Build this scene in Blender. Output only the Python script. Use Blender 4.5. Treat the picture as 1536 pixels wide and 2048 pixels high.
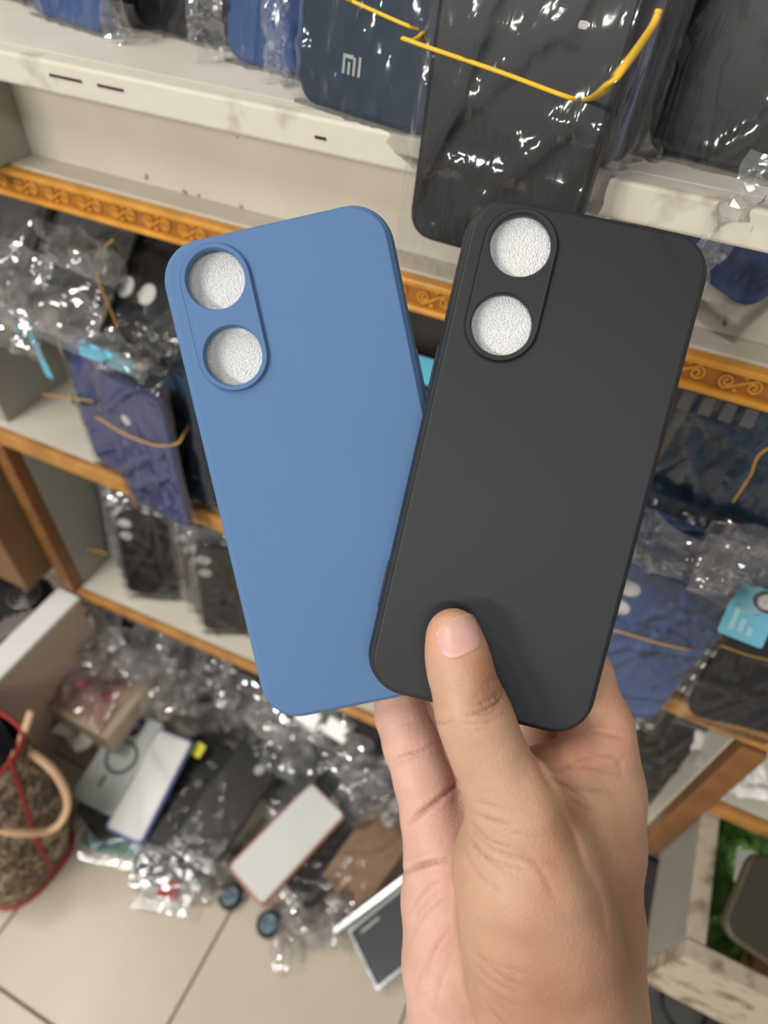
import bpy, bmesh, math, random
import numpy as np
from mathutils import Vector, Matrix

for o in list(bpy.data.objects): bpy.data.objects.remove(o)
scene = bpy.context.scene
COL = scene.collection

# ------------------------------------------------------------------ camera
FPX = 1314.2                                    # focal length in pixels of the 1536x2048 frame
MC = np.array([[0.90311366, 0.4269262, 0.04604054],
               [0.34056596, -0.64684179, -0.68235659],
               [-0.26153496, 0.6319254, -0.72956819]])   # rows: camera right, down, forward
CAMZ = 1.03
EYE = np.array([0, 0, CAMZ])
cam = bpy.data.cameras.new('camera'); camo = bpy.data.objects.new('camera', cam); COL.objects.link(camo)
cam.sensor_fit = 'VERTICAL'; cam.sensor_height = 36.0; cam.lens = FPX / 2048 * 36.0
cam.clip_start = 0.01
m = Matrix.Identity(4)
for i in range(3):
    m[i][0] = MC[0][i]; m[i][1] = -MC[1][i]; m[i][2] = -MC[2][i]; m[i][3] = EYE[i]
camo.matrix_world = m
cam.dof.use_dof = True; cam.dof.focus_distance = 0.213; cam.dof.aperture_fstop = 9.0
scene.camera = camo

# ------------------------------------------------------------------ world, lights, exposure
world = bpy.data.worlds.new('shop_ambient'); scene.world = world; world.use_nodes = True
world.node_tree.nodes['Background'].inputs[0].default_value = (1.0, 0.985, 0.96, 1)
world.node_tree.nodes['Background'].inputs[1].default_value = 0.38
def area_light(name, loc, target, sx, sy, power, col):
    l = bpy.data.lights.new(name, 'AREA'); l.shape = 'RECTANGLE'; l.size = sx; l.size_y = sy
    l.energy = power; l.color = col
    o = bpy.data.objects.new(name, l); COL.objects.link(o)
    o.location = loc
    o.rotation_euler = (Vector(target) - Vector(loc)).to_track_quat('-Z', 'Y').to_euler()
    return o
WARM = (1.0, 0.97, 0.92)
area_light('unseen_ceiling_lamp', (-1.35, -2.9, 2.15), (-0.2, 0.3, 0.6), 1.5, 0.15, 104, WARM)
area_light('unseen_ceiling_lamp', (-1.2, -0.3, 2.5), (-0.2, 0.3, 0.6), 1.3, 0.12, 27, WARM)
area_light('unseen_ceiling_lamp', (0.9, -1.7, 2.5), (-0.1, 0.3, 0.6), 1.3, 0.12, 24, WARM)  # extra lamp out of view, added for glints on the plastic film
scene.view_settings.view_transform = 'Standard'
scene.view_settings.look = 'None'
scene.view_settings.gamma = 1.0
scene.view_settings.use_curve_mapping = False
scene.view_settings.exposure = -0.44

# ------------------------------------------------------------------ geometry helpers
def ray(u, v): return MC.T @ np.array([(u - 768) / FPX, (v - 1024) / FPX, 1.0])
def at_t(u, v, t): return Vector(EYE + ray(u, v) * t)
def at_y(u, v, y): r = ray(u, v); return Vector(EYE + r * (y / r[1]))
def at_z(u, v, zr): r = ray(u, v); return Vector(EYE + r * (zr / r[2]))
def R(x, y, zr): return Vector((x, y, zr + CAMZ))         # height measured from eye level

def lin(c):
    c = c / 255.0
    return c / 12.92 if c <= 0.04045 else ((c + 0.055) / 1.055) ** 2.4
def rgb(r, g, b): return (lin(r), lin(g), lin(b), 1.0)

_mats = {}
def mat(name, col, rough=0.5, var=0.08, scale=30.0, bump=0.0, bscale=200.0, spec=0.5, metal=0.0, col2=None, detail=4.0, sheen=0.0, thresh=None, sss=0.0):
    """procedural principled material: base colour varied by noise, optional bump"""
    if name in _mats: return _mats[name]
    m = bpy.data.materials.new(name); m.use_nodes = True; _mats[name] = m
    nt = m.node_tree; b = nt.nodes['Principled BSDF']
    b.inputs['Roughness'].default_value = rough
    b.inputs['Metallic'].default_value = metal
    b.inputs['Specular IOR Level'].default_value = spec
    tc = nt.nodes.new('ShaderNodeTexCoord')
    n = nt.nodes.new('ShaderNodeTexNoise'); n.inputs['Scale'].default_value = scale; n.inputs['Detail'].default_value = detail
    nt.links.new(tc.outputs['Object'], n.inputs['Vector'])
    cr = nt.nodes.new('ShaderNodeValToRGB')
    c1 = tuple(max(0, x * (1 - var)) for x in col[:3]) + (1,)
    c2 = tuple(min(1, x * (1 + var)) for x in col[:3]) + (1,)
    if col2 is not None: c1, c2 = col2, col
    lo, hi = thresh if thresh else (0.3, 0.7)
    cr.color_ramp.elements[0].position = lo; cr.color_ramp.elements[1].position = hi
    cr.color_ramp.elements[0].color = c1; cr.color_ramp.elements[1].color = c2
    nt.links.new(n.outputs['Fac'], cr.inputs[0]); nt.links.new(cr.outputs[0], b.inputs['Base Color'])
    if bump > 0:
        n2 = nt.nodes.new('ShaderNodeTexNoise'); n2.inputs['Scale'].default_value = bscale; n2.inputs['Detail'].default_value = 3
        nt.links.new(tc.outputs['Object'], n2.inputs['Vector'])
        bp = nt.nodes.new('ShaderNodeBump'); bp.inputs['Strength'].default_value = bump; bp.inputs['Distance'].default_value = 0.001
        nt.links.new(n2.outputs['Fac'], bp.inputs['Height']); nt.links.new(bp.outputs[0], b.inputs['Normal'])
    if sss > 0:
        b.inputs['Subsurface Weight'].default_value = sss
        b.inputs['Subsurface Radius'].default_value = (1.0, 0.4, 0.25)
        b.inputs['Subsurface Scale'].default_value = 0.003
    return m

def film_material(name, tint=(0.97, 0.97, 0.97, 1), base=0.0, rough=0.1, haze=0.012, mul=1.15, streak=0.42):
    m = bpy.data.materials.new(name); m.use_nodes = True; nt = m.node_tree
    for n in list(nt.nodes): nt.nodes.remove(n)
    out = nt.nodes.new('ShaderNodeOutputMaterial')
    tr = nt.nodes.new('ShaderNodeBsdfTransparent'); tr.inputs[0].default_value = tint
    gl = nt.nodes.new('ShaderNodeBsdfGlossy'); gl.inputs['Roughness'].default_value = rough; gl.inputs[0].default_value = (1, 1, 1, 1)
    df = nt.nodes.new('ShaderNodeBsdfDiffuse'); df.inputs[0].default_value = (0.75, 0.76, 0.77, 1)
    fr = nt.nodes.new('ShaderNodeFresnel'); fr.inputs[0].default_value = 1.5
    ma = nt.nodes.new('ShaderNodeMath'); ma.operation = 'MULTIPLY_ADD'; ma.inputs[1].default_value = mul; ma.inputs[2].default_value = base
    ma.use_clamp = True
    tc = nt.nodes.new('ShaderNodeTexCoord')
    no = nt.nodes.new('ShaderNodeTexNoise'); no.inputs['Scale'].default_value = 60; no.inputs['Detail'].default_value = 2
    bp = nt.nodes.new('ShaderNodeBump'); bp.inputs['Strength'].default_value = 0.35; bp.inputs['Distance'].default_value = 0.002
    nt.links.new(tc.outputs['Object'], no.inputs['Vector']); nt.links.new(no.outputs['Fac'], bp.inputs['Height'])
    mp = nt.nodes.new('ShaderNodeMapping'); mp.inputs['Scale'].default_value = (95, 20, 80); mp.inputs['Rotation'].default_value = (0, 0, 0.35)
    n2 = nt.nodes.new('ShaderNodeTexNoise'); n2.inputs['Scale'].default_value = 1.0; n2.inputs['Detail'].default_value = 2; n2.inputs['Distortion'].default_value = 1.2
    nt.links.new(tc.outputs['Object'], mp.inputs['Vector']); nt.links.new(mp.outputs[0], n2.inputs['Vector'])
    b2 = nt.nodes.new('ShaderNodeBump'); b2.inputs['Strength'].default_value = streak; b2.inputs['Distance'].default_value = 0.004
    nt.links.new(n2.outputs['Fac'], b2.inputs['Height']); nt.links.new(bp.outputs[0], b2.inputs['Normal'])
    nt.links.new(b2.outputs[0], gl.inputs['Normal'])
    m1 = nt.nodes.new('ShaderNodeMixShader'); m1.inputs[0].default_value = haze
    nt.links.new(tr.outputs[0], m1.inputs[1]); nt.links.new(df.outputs[0], m1.inputs[2])
    m2 = nt.nodes.new('ShaderNodeMixShader')
    nt.links.new(fr.outputs[0], ma.inputs[0]); nt.links.new(ma.outputs[0], m2.inputs[0])
    nt.links.new(m1.outputs[0], m2.inputs[1]); nt.links.new(gl.outputs[0], m2.inputs[2])
    nt.links.new(m2.outputs[0], out.inputs[0])
    return m

FILM = film_material('clear_plastic_film')
FILMH = film_material('crinkled_plastic_film', base=0.12, rough=0.08, haze=0.10, streak=0.12)
FILMR = film_material('red_printed_film', tint=(0.95, 0.78, 0.76, 1), base=0.1, rough=0.15, haze=0.1)

M_BLUE = mat('blue_silicone', rgb(86, 120, 163), 0.62, 0.02, 20, 0.04, 2500, 0.35)
M_BLACK = mat('black_silicone', rgb(33, 36, 39), 0.52, 0.03, 20, 0.04, 2500, 0.45)
M_FOAM = mat('white_foam', rgb(245, 246, 245), 0.3, 0.07, 900, 1.0, 1700, 0.7)
M_CREAM = mat('cream_paint', rgb(209, 202, 188), 0.5, 0.05, 14, 0.25, 60, 0.3)
M_CREAMWORN = mat('worn_cream_paint', rgb(212, 205, 190), 0.55, 0.1, 30, 0.5, 80, 0.25, col2=rgb(150, 138, 118), thresh=(0.28, 0.42))
M_GOLD = mat('gilt_moulding', rgb(214, 150, 52), 0.38, 0.18, 60, 0.3, 300, 0.5)
M_GOLDDK = mat('gilt_channel', rgb(160, 102, 40), 0.5, 0.25, 90, 0.4, 300, 0.4)
M_OAK = mat('varnished_wood_edge', rgb(182, 130, 66), 0.4, 0.22, 40, 0.2, 100, 0.5)
M_OAKDK = mat('brown_varnished_wood', rgb(132, 88, 48), 0.42, 0.2, 40, 0.2, 100, 0.5)
M_SHELFIN = mat('shelf_inner_white', rgb(214, 208, 192), 0.5, 0.04, 10, 0.1, 60, 0.3)
M_DARKBACK = mat('dark_back_panel', rgb(70, 68, 64), 0.8, 0.1, 10)
M_TILE = mat('beige_floor_tile', rgb(206, 194, 176), 0.3, 0.05, 9, 0.05, 60, 0.4)
M_GROUT = mat('grout', rgb(140, 126, 106), 0.8, 0.1, 40)
M_BAND = mat('yellow_rubber', rgb(232, 186, 40), 0.45, 0.06, 80)
M_BANDOLD = mat('tan_rubber', rgb(184, 142, 66), 0.5, 0.08, 80)
M_CBLACK = mat('glossy_black_case', rgb(34, 34, 35), 0.38, 0.08, 30)
M_CNAVY = mat('teal_navy_case', rgb(34, 58, 78), 0.42, 0.06, 30)
M_CTEAL = mat('teal_blue_case', rgb(38, 72, 100), 0.42, 0.06, 30)
M_CBLUE = mat('royal_blue_case', rgb(62, 96, 150), 0.42, 0.05, 30)
M_CPURP = mat('indigo_case', rgb(72, 80, 132), 0.45, 0.05, 30)
M_COLIVE = mat('olive_case', rgb(50, 46, 30), 0.6, 0.05, 30)
M_COLIVEL = mat('olive_case_rim', rgb(84, 76, 56), 0.5, 0.05, 30)
M_WHITE = mat('white_plastic', rgb(232, 231, 226), 0.35, 0.03, 20)
M_OVAL = mat('white_foam_dot', rgb(222, 221, 216), 0.5, 0.03, 60)
M_CYAN = mat('cyan_card', rgb(96, 190, 216), 0.4, 0.06, 30)
M_CYANTXT = mat('pale_cyan_print', rgb(178, 224, 236), 0.5, 0.03, 30)
M_INK = mat('black_print', rgb(24, 24, 26), 0.5, 0.03, 30)
M_GREYG = mat('grey_translucent_case', rgb(158, 164, 158), 0.3, 0.04, 30)
M_PURPLENS = mat('violet_lens', rgb(120, 108, 168), 0.2, 0.1, 80)
M_YELLOW = mat('yellow_sticker', rgb(222, 214, 30), 0.4, 0.05, 50)
M_ROSE = mat('rose_frame', rgb(170, 122, 108), 0.35, 0.05, 50)
M_TANCASE = mat('tan_case', rgb(176, 142, 108), 0.4, 0.06, 30)
M_SILVER = mat('silver_foil', rgb(176, 178, 180), 0.26, 0.05, 50, 0.3, 120, 0.8, metal=0.85)
M_RED = mat('red_print', rgb(200, 34, 40), 0.4, 0.08, 60)
M_PINK = mat('pink_plastic', rgb(238, 120, 168), 0.4, 0.05, 60)
M_BEIGE = mat('beige_carton', rgb(200, 180, 158), 0.55, 0.05, 20)
M_CARD = mat('brown_cardboard', rgb(128, 98, 66), 0.75, 0.15, 14)
M_GREEN = mat('green_packet', rgb(118, 164, 84), 0.4, 0.35, 40, col2=rgb(78, 132, 56))
M_LWOOD = mat('light_wood_strip', rgb(190, 156, 112), 0.5, 0.1, 30)
M_GREYWOOD = mat('weathered_grey_wood', rgb(188, 176, 156), 0.7, 0.2, 50, 0.6, 90, 0.2, col2=rgb(126, 108, 86), thresh=(0.3, 0.5))
M_GREYPAINT = mat('grey_green_paint', rgb(160, 158, 144), 0.6, 0.05, 12, 0.1, 60, 0.25)
M_STRAP = mat('tan_leather_strap', rgb(200, 164, 128), 0.5, 0.06, 60)
M_BAGRED = mat('red_piping', rgb(150, 44, 36), 0.5, 0.1, 60)
M_NAIL = None

def mk(name, verts, faces, material, parent=None, smooth=True, matrix=None):
    me = bpy.data.meshes.new(name); me.from_pydata([tuple(v) for v in verts], [], faces); me.update()
    if smooth: me.polygons.foreach_set('use_smooth', [True] * len(me.polygons))
    o = bpy.data.objects.new(name, me); COL.objects.link(o)
    if material: me.materials.append(material)
    if parent: o.parent = parent
    if matrix is not None: o.matrix_world = matrix
    return o
def mko(name, me, parent=None, matrix=None):
    o = bpy.data.objects.new(name, me); COL.objects.link(o)
    if parent: o.parent = parent
    if matrix is not None: o.matrix_local = matrix
    return o
def empty(name, matrix, label, cat, group=None):
    o = bpy.data.objects.new(name, None); COL.objects.link(o); o.empty_display_size = 0.02
    o.matrix_world = matrix
    return tag(o, label, cat, group)
def tag(o, label, cat, group=None, kind=None):
    if label: o['label'] = label
    if cat: o['category'] = cat
    if group: o['group'] = group
    if kind: o['kind'] = kind
    return o
def frame(center, right, up):
    """matrix with y = up, x close to right, z = outward normal"""
    y = Vector(up).normalized(); x = Vector(right); x = (x - y * x.dot(y)).normalized(); z = x.cross(y)
    m = Matrix.Identity(4)
    for i in range(3): m[i][0] = x[i]; m[i][1] = y[i]; m[i][2] = z[i]; m[i][3] = center[i]
    return m
def yawdir(deg): a = math.radians(deg); return Vector((math.cos(a), math.sin(a), 0))

_boxcache = {}
def box_mesh(sx, sy, sz, bev, material, seg=2):
    key = (round(sx, 5), round(sy, 5), round(sz, 5), bev, material.name, seg)
    if key in _boxcache: return _boxcache[key]
    bm = bmesh.new(); bmesh.ops.create_cube(bm, size=1)
    for v in bm.verts: v.co = Vector((v.co.x * sx, v.co.y * sy, v.co.z * sz))
    if bev > 0: bmesh.ops.bevel(bm, geom=bm.edges[:], offset=bev, segments=seg, affect='EDGES', profile=0.5)
    me = bpy.data.meshes.new('box'); bm.to_mesh(me); bm.free(); me.materials.append(material)
    _boxcache[key] = me
    return me
def box(name, lo, hi, material, parent=None, bev=0.001, matrix=None):
    lo = Vector(lo); hi = Vector(hi); s = hi - lo; c = (lo + hi) / 2
    o = mko(name, box_mesh(s.x, s.y, s.z, bev, material), parent)
    o.location = c
    if parent is not None: o.location = parent.matrix_world.inverted() @ c
    if matrix is not None: o.matrix_world = matrix @ Matrix.Translation(c)
    return o

def rrect(w, h, r, z, n=7):
    """rounded rectangle loop, counter-clockwise"""
    pts = []
    r = max(0.0002, min(r, w / 2 - 1e-5, h / 2 - 1e-5))
    for cx, cy, a0 in ((w/2-r, h/2-r, 0), (-w/2+r, h/2-r, 90), (-w/2+r, -h/2+r, 180), (w/2-r, -h/2+r, 270)):
        for k in range(n + 1):
            a = math.radians(a0 + 90 * k / n)
            pts.append((cx + r * math.cos(a), cy + r * math.sin(a), z))
    return pts
def stack(loops, cap0=True, cap1=True):
    verts = []; faces = []; n = len(loops[0])
    for L in loops: verts += L
    for i in range(len(loops) - 1):
        for k in range(n):
            a = i * n + k; b = i * n + (k + 1) % n
            faces.append((a, b, b + n, a + n))
    if cap0: faces.append(tuple(range(n - 1, -1, -1)))
    if cap1: faces.append(tuple(range((len(loops) - 1) * n, len(loops) * n)))
    return verts, faces
_slab = {}
def slab_mesh(w, h, t, r, material, edge=0.0025, n=5):
    """rounded slab: the closed form of a phone case, back at +z"""
    key = (w, h, t, r, material.name, edge, n)
    if key in _slab: return _slab[key]
    e = min(edge, t * 0.45)
    L = []
    prof = [(e, -t/2), (e*0.3, -t/2 + e*0.3), (0, -t/2 + e), (0, t/2 - e), (e*0.3, t/2 - e*0.3), (e, t/2), (e + 0.0004, t/2)]
    for ins, z in prof: L.append(rrect(w - 2*ins, h - 2*ins, max(r - ins, 0.0008), z, n))
    v, f = stack(L)
    me = bpy.data.meshes.new('slab'); me.from_pydata(v, [], f); me.update()
    me.polygons.foreach_set('use_smooth', [True] * len(me.polygons)); me.materials.append(material)
    _slab[key] = me
    return me
_disc = {}
def disc_mesh(rx, ry, t, material, n=20):
    key = (rx, ry, t, material.name, n)
    if key in _disc: return _disc[key]
    L = []
    for s, z in ((1, 0), (1, t*0.7), (0.9, t), (0.88, t)):
        L.append([(rx*s*math.cos(2*math.pi*k/n), ry*s*math.sin(2*math.pi*k/n), z) for k in range(n)])
    v, f = stack(L); me = bpy.data.meshes.new('disc'); me.from_pydata(v, [], f); me.update()
    me.polygons.foreach_set('use_smooth', [True] * len(me.polygons)); me.materials.append(material)
    _disc[key] = me
    return me
def torus_mesh(R0, r0, material, n=28, k=8, sx=1.0):
    v = []; f = []
    for i in range(n):
        a = 2*math.pi*i/n
        for j in range(k):
            b = 2*math.pi*j/k
            v.append(((R0 + r0*math.cos(b))*math.cos(a)*sx, (R0 + r0*math.cos(b))*math.sin(a), r0*math.sin(b)))
    for i in range(n):
        for j in range(k):
            f.append((i*k+j, ((i+1) % n)*k+j, ((i+1) % n)*k+(j+1) % k, i*k+(j+1) % k))
    me = bpy.data.meshes.new('ring'); me.from_pydata(v, [], f); me.update()
    me.polygons.foreach_set('use_smooth', [True] * len(me.polygons)); me.materials.append(material)
    return me
def tube(name, pts, rx, rz, material, parent=None, closed=False, k=8, up=(0, 0, 1), caps=True):
    """tube swept along points with an elliptical section"""
    P = [Vector(p) for p in pts]; n = len(P); v = []; f = []
    for i in range(n):
        a = P[(i-1) % n] if (closed or i > 0) else P[i]; b = P[(i+1) % n] if (closed or i < n-1) else P[i]
        t = (b - a).normalized(); s = t.cross(Vector(up))
        if s.length < 1e-4: s = t.cross(Vector((1, 0, 0)))
        s.normalize(); w = s.cross(t)
        ra = rx[i] if isinstance(rx, (list, tuple)) else rx
        rb = rz[i] if isinstance(rz, (list, tuple)) else rz
        for j in range(k):
            q = 2*math.pi*j/k; v.append(P[i] + s*ra*math.cos(q) + w*rb*math.sin(q))
    m_ = n if closed else n-1
    for i in range(m_):
        for j in range(k):
            f.append((i*k+j, i*k+(j+1) % k, ((i+1) % n)*k+(j+1) % k, ((i+1) % n)*k+j))
    if not closed and caps:
        f.append(tuple(range(k-1, -1, -1))); f.append(tuple(range((n-1)*k, n*k)))
    if parent is not None:
        inv = parent.matrix_world.inverted(); v = [inv @ p for p in v]
    return mk(name, v, f, material, parent)
def smooth_pts(P, n=8):
    """Catmull-Rom through points"""
    P = [Vector(p) for p in P]; out = []
    for i in range(len(P) - 1):
        p0 = P[max(i-1, 0)]; p1 = P[i]; p2 = P[i+1]; p3 = P[min(i+2, len(P)-1)]
        for k in range(n):
            t = k / n
            out.append(0.5*((2*p1) + (p2-p0)*t + (2*p0-5*p1+4*p2-p3)*t*t + (3*p1-p0-3*p2+p3)*t**3))
    out.append(P[-1])
    return out

def crease_field(X, Y, w, h, rng, n, amp, wid):
    D = np.zeros_like(X)
    for i in range(n):
        x0 = rng.uniform(-w/2, w/2); y0 = rng.uniform(-h/2, h/2)
        a = rng.uniform(0, math.pi) if rng.random() < 0.35 else rng.normal(1.25, 0.35)
        L = rng.uniform(0.2, 0.6) * h
        ca, sa = math.cos(a), math.sin(a)
        s = (X-x0)*ca + (Y-y0)*sa; d = -(X-x0)*sa + (Y-y0)*ca + 0.25*s*s/h*rng.normal()
        ww = wid*rng.uniform(0.6, 1.8)
        D += amp*rng.uniform(0.3, 1.0)*np.maximum(0, 1-np.abs(d)/ww)**1.3*np.exp(-(s/L)**2*2)
    return D
_sleeve = {}
def sleeve_mesh(w, h, t, seed, material, mx=0.006, my=0.016, calm=1.0):
    """thin clear sleeve wrapped round a case: front and back sheet meeting at a seam"""
    key = (w, h, t, seed, material.name, calm)
    if key in _sleeve: return _sleeve[key]
    rng = np.random.default_rng(seed); nx, ny = 32, 56
    W = w + 2*mx; Hh = h + 2*my
    xs = np.linspace(-1, 1, nx); ys = np.linspace(-1, 1, ny)
    X, Y = np.meshgrid(xs*W/2, ys*Hh/2)
    px = np.clip((W/2-np.abs(X))/(mx*0.9), 0, 1); py = np.clip((Hh/2-np.abs(Y))/(my*0.7), 0, 1)
    pl = np.minimum(px, py); pl = pl*pl*(3-2*pl)
    base = (t/2 + 0.0006)*pl
    wob = 0.004*np.sin(Y/Hh*9+rng.uniform(0, 6))*(1-px) * 0.5
    v = []; f = []
    for sgn in (1,):
        D = crease_field(X, Y, W, Hh, rng, 26 if sgn > 0 else 4, 0.0030*calm, 0.0042)*(0.25+0.75*pl)
        Z = sgn*(base + D) + wob
        off = len(v)
        v += [(X[j, i] + (1-py[j, i])*0.002*math.sin(7*j), Y[j, i], Z[j, i]) for j in range(ny) for i in range(nx)]
        for j in range(ny-1):
            for i in range(nx-1):
                a = off + j*nx+i
                f.append((a, a+1, a+nx+1, a+nx) if sgn > 0 else (a, a+nx, a+nx+1, a+1))
    me = bpy.data.meshes.new('plastic_sleeve'); me.from_pydata(v, [], f); me.update()
    me.polygons.foreach_set('use_smooth', [True] * len(me.polygons)); me.materials.append(material)
    _sleeve[key] = me
    return me
_crump = {}
def crumple_mesh(w, h, seed, material, amp=0.012, nx=26, ny=30):
    key = (w, h, seed, material.name)
    if key in _crump: return _crump[key]
    rng = np.random.default_rng(seed)
    X, Y = np.meshgrid(np.linspace(-w/2, w/2, nx), np.linspace(-h/2, h/2, ny))
    Z = crease_field(X, Y, w, h, rng, 22, amp, min(w, h)*0.16) - crease_field(X, Y, w, h, rng, 16, amp, min(w, h)*0.14)
    Z += amp*0.8*np.sin(X/w*5+rng.uniform(0, 6))*np.cos(Y/h*5+rng.uniform(0, 6))
    X2 = X + crease_field(X, Y, w, h, rng, 8, amp, min(w, h)*0.3) - amp*1.0; Y2 = Y + crease_field(X, Y, w, h, rng, 8, amp, min(w, h)*0.3) - amp*1.0
    Z -= Z.min()
    v = [(X2[j, i], Y2[j, i], Z[j, i]) for j in range(ny) for i in range(nx)]
    f = [(j*nx+i, j*nx+i+1, (j+1)*nx+i+1, (j+1)*nx+i) for j in range(ny-1) for i in range(nx-1)]
    me = bpy.data.meshes.new('crumpled_film'); me.from_pydata(v, [], f); me.update()
    me.materials.append(material)
    _crump[key] = me
    return me

# ------------------------------------------------------------------ the setting: tiled floor, back wall
floor = box('floor', (-1.6, -1.1, -0.05), (1.4, 0.9, -0.0035), M_GROUT, None, 0); tag(floor, 'beige tiled shop floor', 'floor', None, 'structure')
TS = 0.258
tm = box_mesh(TS - 0.0035, TS - 0.0035, 0.0075, 0.0008, M_TILE, 1)
for i in range(-5, 5):
    for j in range(-4, 4):
        t = mko('tile', tm, floor)
        t.location = floor.matrix_world.inverted() @ Vector((-0.236 + TS*(i+0.5), -0.071 + TS*(j+0.5), -0.00375)) - floor.location * 0
        t.location = Vector((-0.236 + TS*(i+0.5), -0.071 + TS*(j+0.5), -0.00375)) - floor.location
wall = box('wall_back', (-1.6, 0.66, 0), (1.4, 0.72, 2.2), M_CREAM, None, 0); tag(wall, 'cream shop wall behind the shelves', 'wall', None, 'structure')

# ------------------------------------------------------------------ display shelf
shelf = empty('display_shelf', Matrix.Translation((-0.2, 0.45, 0)), 'cream painted display shelf with gilt carved trim and brown wooden edges', 'shelf')
XL, XR = -0.95, 0.62
def sbox(name, lo, hi, material, bev=0.001): return box(name, R(*lo), R(*hi), material, shelf, bev)
# ledge: worn nosing in front of the board
sbox('ledge_board', (XL, 0.312, -0.113), (XR, 0.655, -0.099), M_CREAM)
nos = sbox('ledge_nosing', (XL, 0.297, -0.114), (XR, 0.3115, -0.0985), M_CREAMWORN, 0.0015)
for k, (x, ln) in enumerate(((-0.322, 0.022), (-0.292, 0.017), (-0.168, 0.006))):
    c = box('crack', R(x-ln/2, 0.2965, -0.1065), R(x+ln/2, 0.2975, -0.1053), M_INK, nos, 0)
    c.location = R(x, 0.297, -0.106 + (0.001 if k < 2 else -0.001)) - Vector((-0.2, 0.45, 0)) - nos.location
fas = sbox('fascia', (-0.444, 0.36, -0.183), (XR, 0.378, -0.1135), M_CREAM)
rs = random.Random(4)
chip = disc_mesh(0.0022, 0.0013, 0.0004, M_GROUT, 9)
for k in range(16):
    o = mko('paint_chip', chip, fas); x = rs.uniform(-0.42, 0.10); zz = rs.uniform(-0.181, -0.13) if k % 2 else -0.181
    o.matrix_world = Matrix.Translation(R(x, 0.36, zz)) @ Matrix.Rotation(math.pi/2, 4, 'X') @ Matrix.Rotation(rs.uniform(0, 3), 4, 'Z') @ Matrix.Scale(rs.uniform(0.4, 1.1), 4)
    o.matrix_parent_inverse = Matrix.Identity(4)
    wl = o.matrix_world.copy(); o.matrix_local = Matrix.Translation(-(Vector((-0.2, 0.45, 0)) + fas.location)) @ wl
sbox('bracket', (-0.462, 0.303, -0.183), (-0.444, 0.378, -0.1135), M_GREYPAINT)
sbox('fascia', (XL, 0.372, -0.183), (-0.462, 0.385, -0.1135), M_CREAM)
sbox('lower_ledge', (XL, 0.341, -0.199), (XR, 0.60, -0.183), M_CREAM)
# gilt trim with rails and scrolls
trim = sbox('gilt_trim', (XL, 0.336, -0.2025), (XR, 0.3408, -0.185), M_GOLDDK, 0.0003)
def trim_child(name, lo, hi, material, bev):
    o = mko(name, box_mesh(hi[0]-lo[0], hi[1]-lo[1], hi[2]-lo[2], bev, material), trim)
    o.location = (R(*lo) + R(*hi))/2 - Vector((-0.2, 0.45, 0)) - trim.location
trim_child('rail', (XL, 0.3322, -0.1882), (XR, 0.3405, -0.1838), M_GOLD, 0.0013)
trim_child('rail', (XL, 0.3322, -0.2040), (XR, 0.3405, -0.2000), M_GOLD, 0.0013)
def scroll_mesh():
    """an S scroll: two spirals joined by a diagonal stem, with a leaf"""
    pts = []
    for k in range(30):
        a = -math.pi/2 - 2*math.pi*1.55*(1-k/29); r = 0.0007 + 0.0034*k/29
        pts.append((-0.0066 + r*math.cos(a), 0, r*math.sin(a)))
    end = [(-p[0], 0, -p[2]) for p in reversed(pts)]
    allp = pts + [(0, 0, 0)] + end
    P = smooth_pts(allp, 2); v = []; f = []; k = 5; n = len(P)
    for i in range(n):
        a = P[max(i-1, 0)]; b = P[min(i+1, n-1)]; t = (b-a).normalized(); s = t.cross(Vector((0, 1, 0))).normalized()
        for j in range(k):
            q = 2*math.pi*j/k; v.append(P[i] + s*0.00085*math.cos(q) + Vector((0, 1, 0))*0.0011*math.sin(q))
    for i in range(n-1):
        for j in range(k): f.append((i*k+j, i*k+(j+1) % k, (i+1)*k+(j+1) % k, (i+1)*k+j))
    f.append(tuple(range(k))); f.append(tuple(range((n-1)*k, n*k)))
    for sx in (-1, 1):          # leaves beside the stem
        b0 = len(v)
        for dx, dz in ((0.0, 0.0045), (0.0030, 0.0030), (0.0042, 0.0050), (0.0015, 0.0052)):
            v.append(Vector((sx*(dx-0.001), -0.0006, sx*dz))); v.append(Vector((sx*(dx-0.001), 0.0005, sx*dz)))
        for q in ((0, 2, 4, 6), (1, 7, 5, 3), (0, 1, 3, 2), (2, 3, 5, 4), (4, 5, 7, 6), (6, 7, 1, 0)): f.append(tuple(b0+z for z in q))
    me = bpy.data.meshes.new('scroll'); me.from_pydata([tuple(p) for p in v], [], f); me.update()
    me.polygons.foreach_set('use_smooth', [True]*len(me.polygons)); me.materials.append(M_GOLD)
    return me
sm = scroll_mesh()
for k in range(46):
    o = mko('scroll', sm, trim)
    o.location = R(-0.80 + 0.0285*k, 0.3355, -0.1941) - Vector((-0.2, 0.45, 0)) - trim.location
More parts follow.
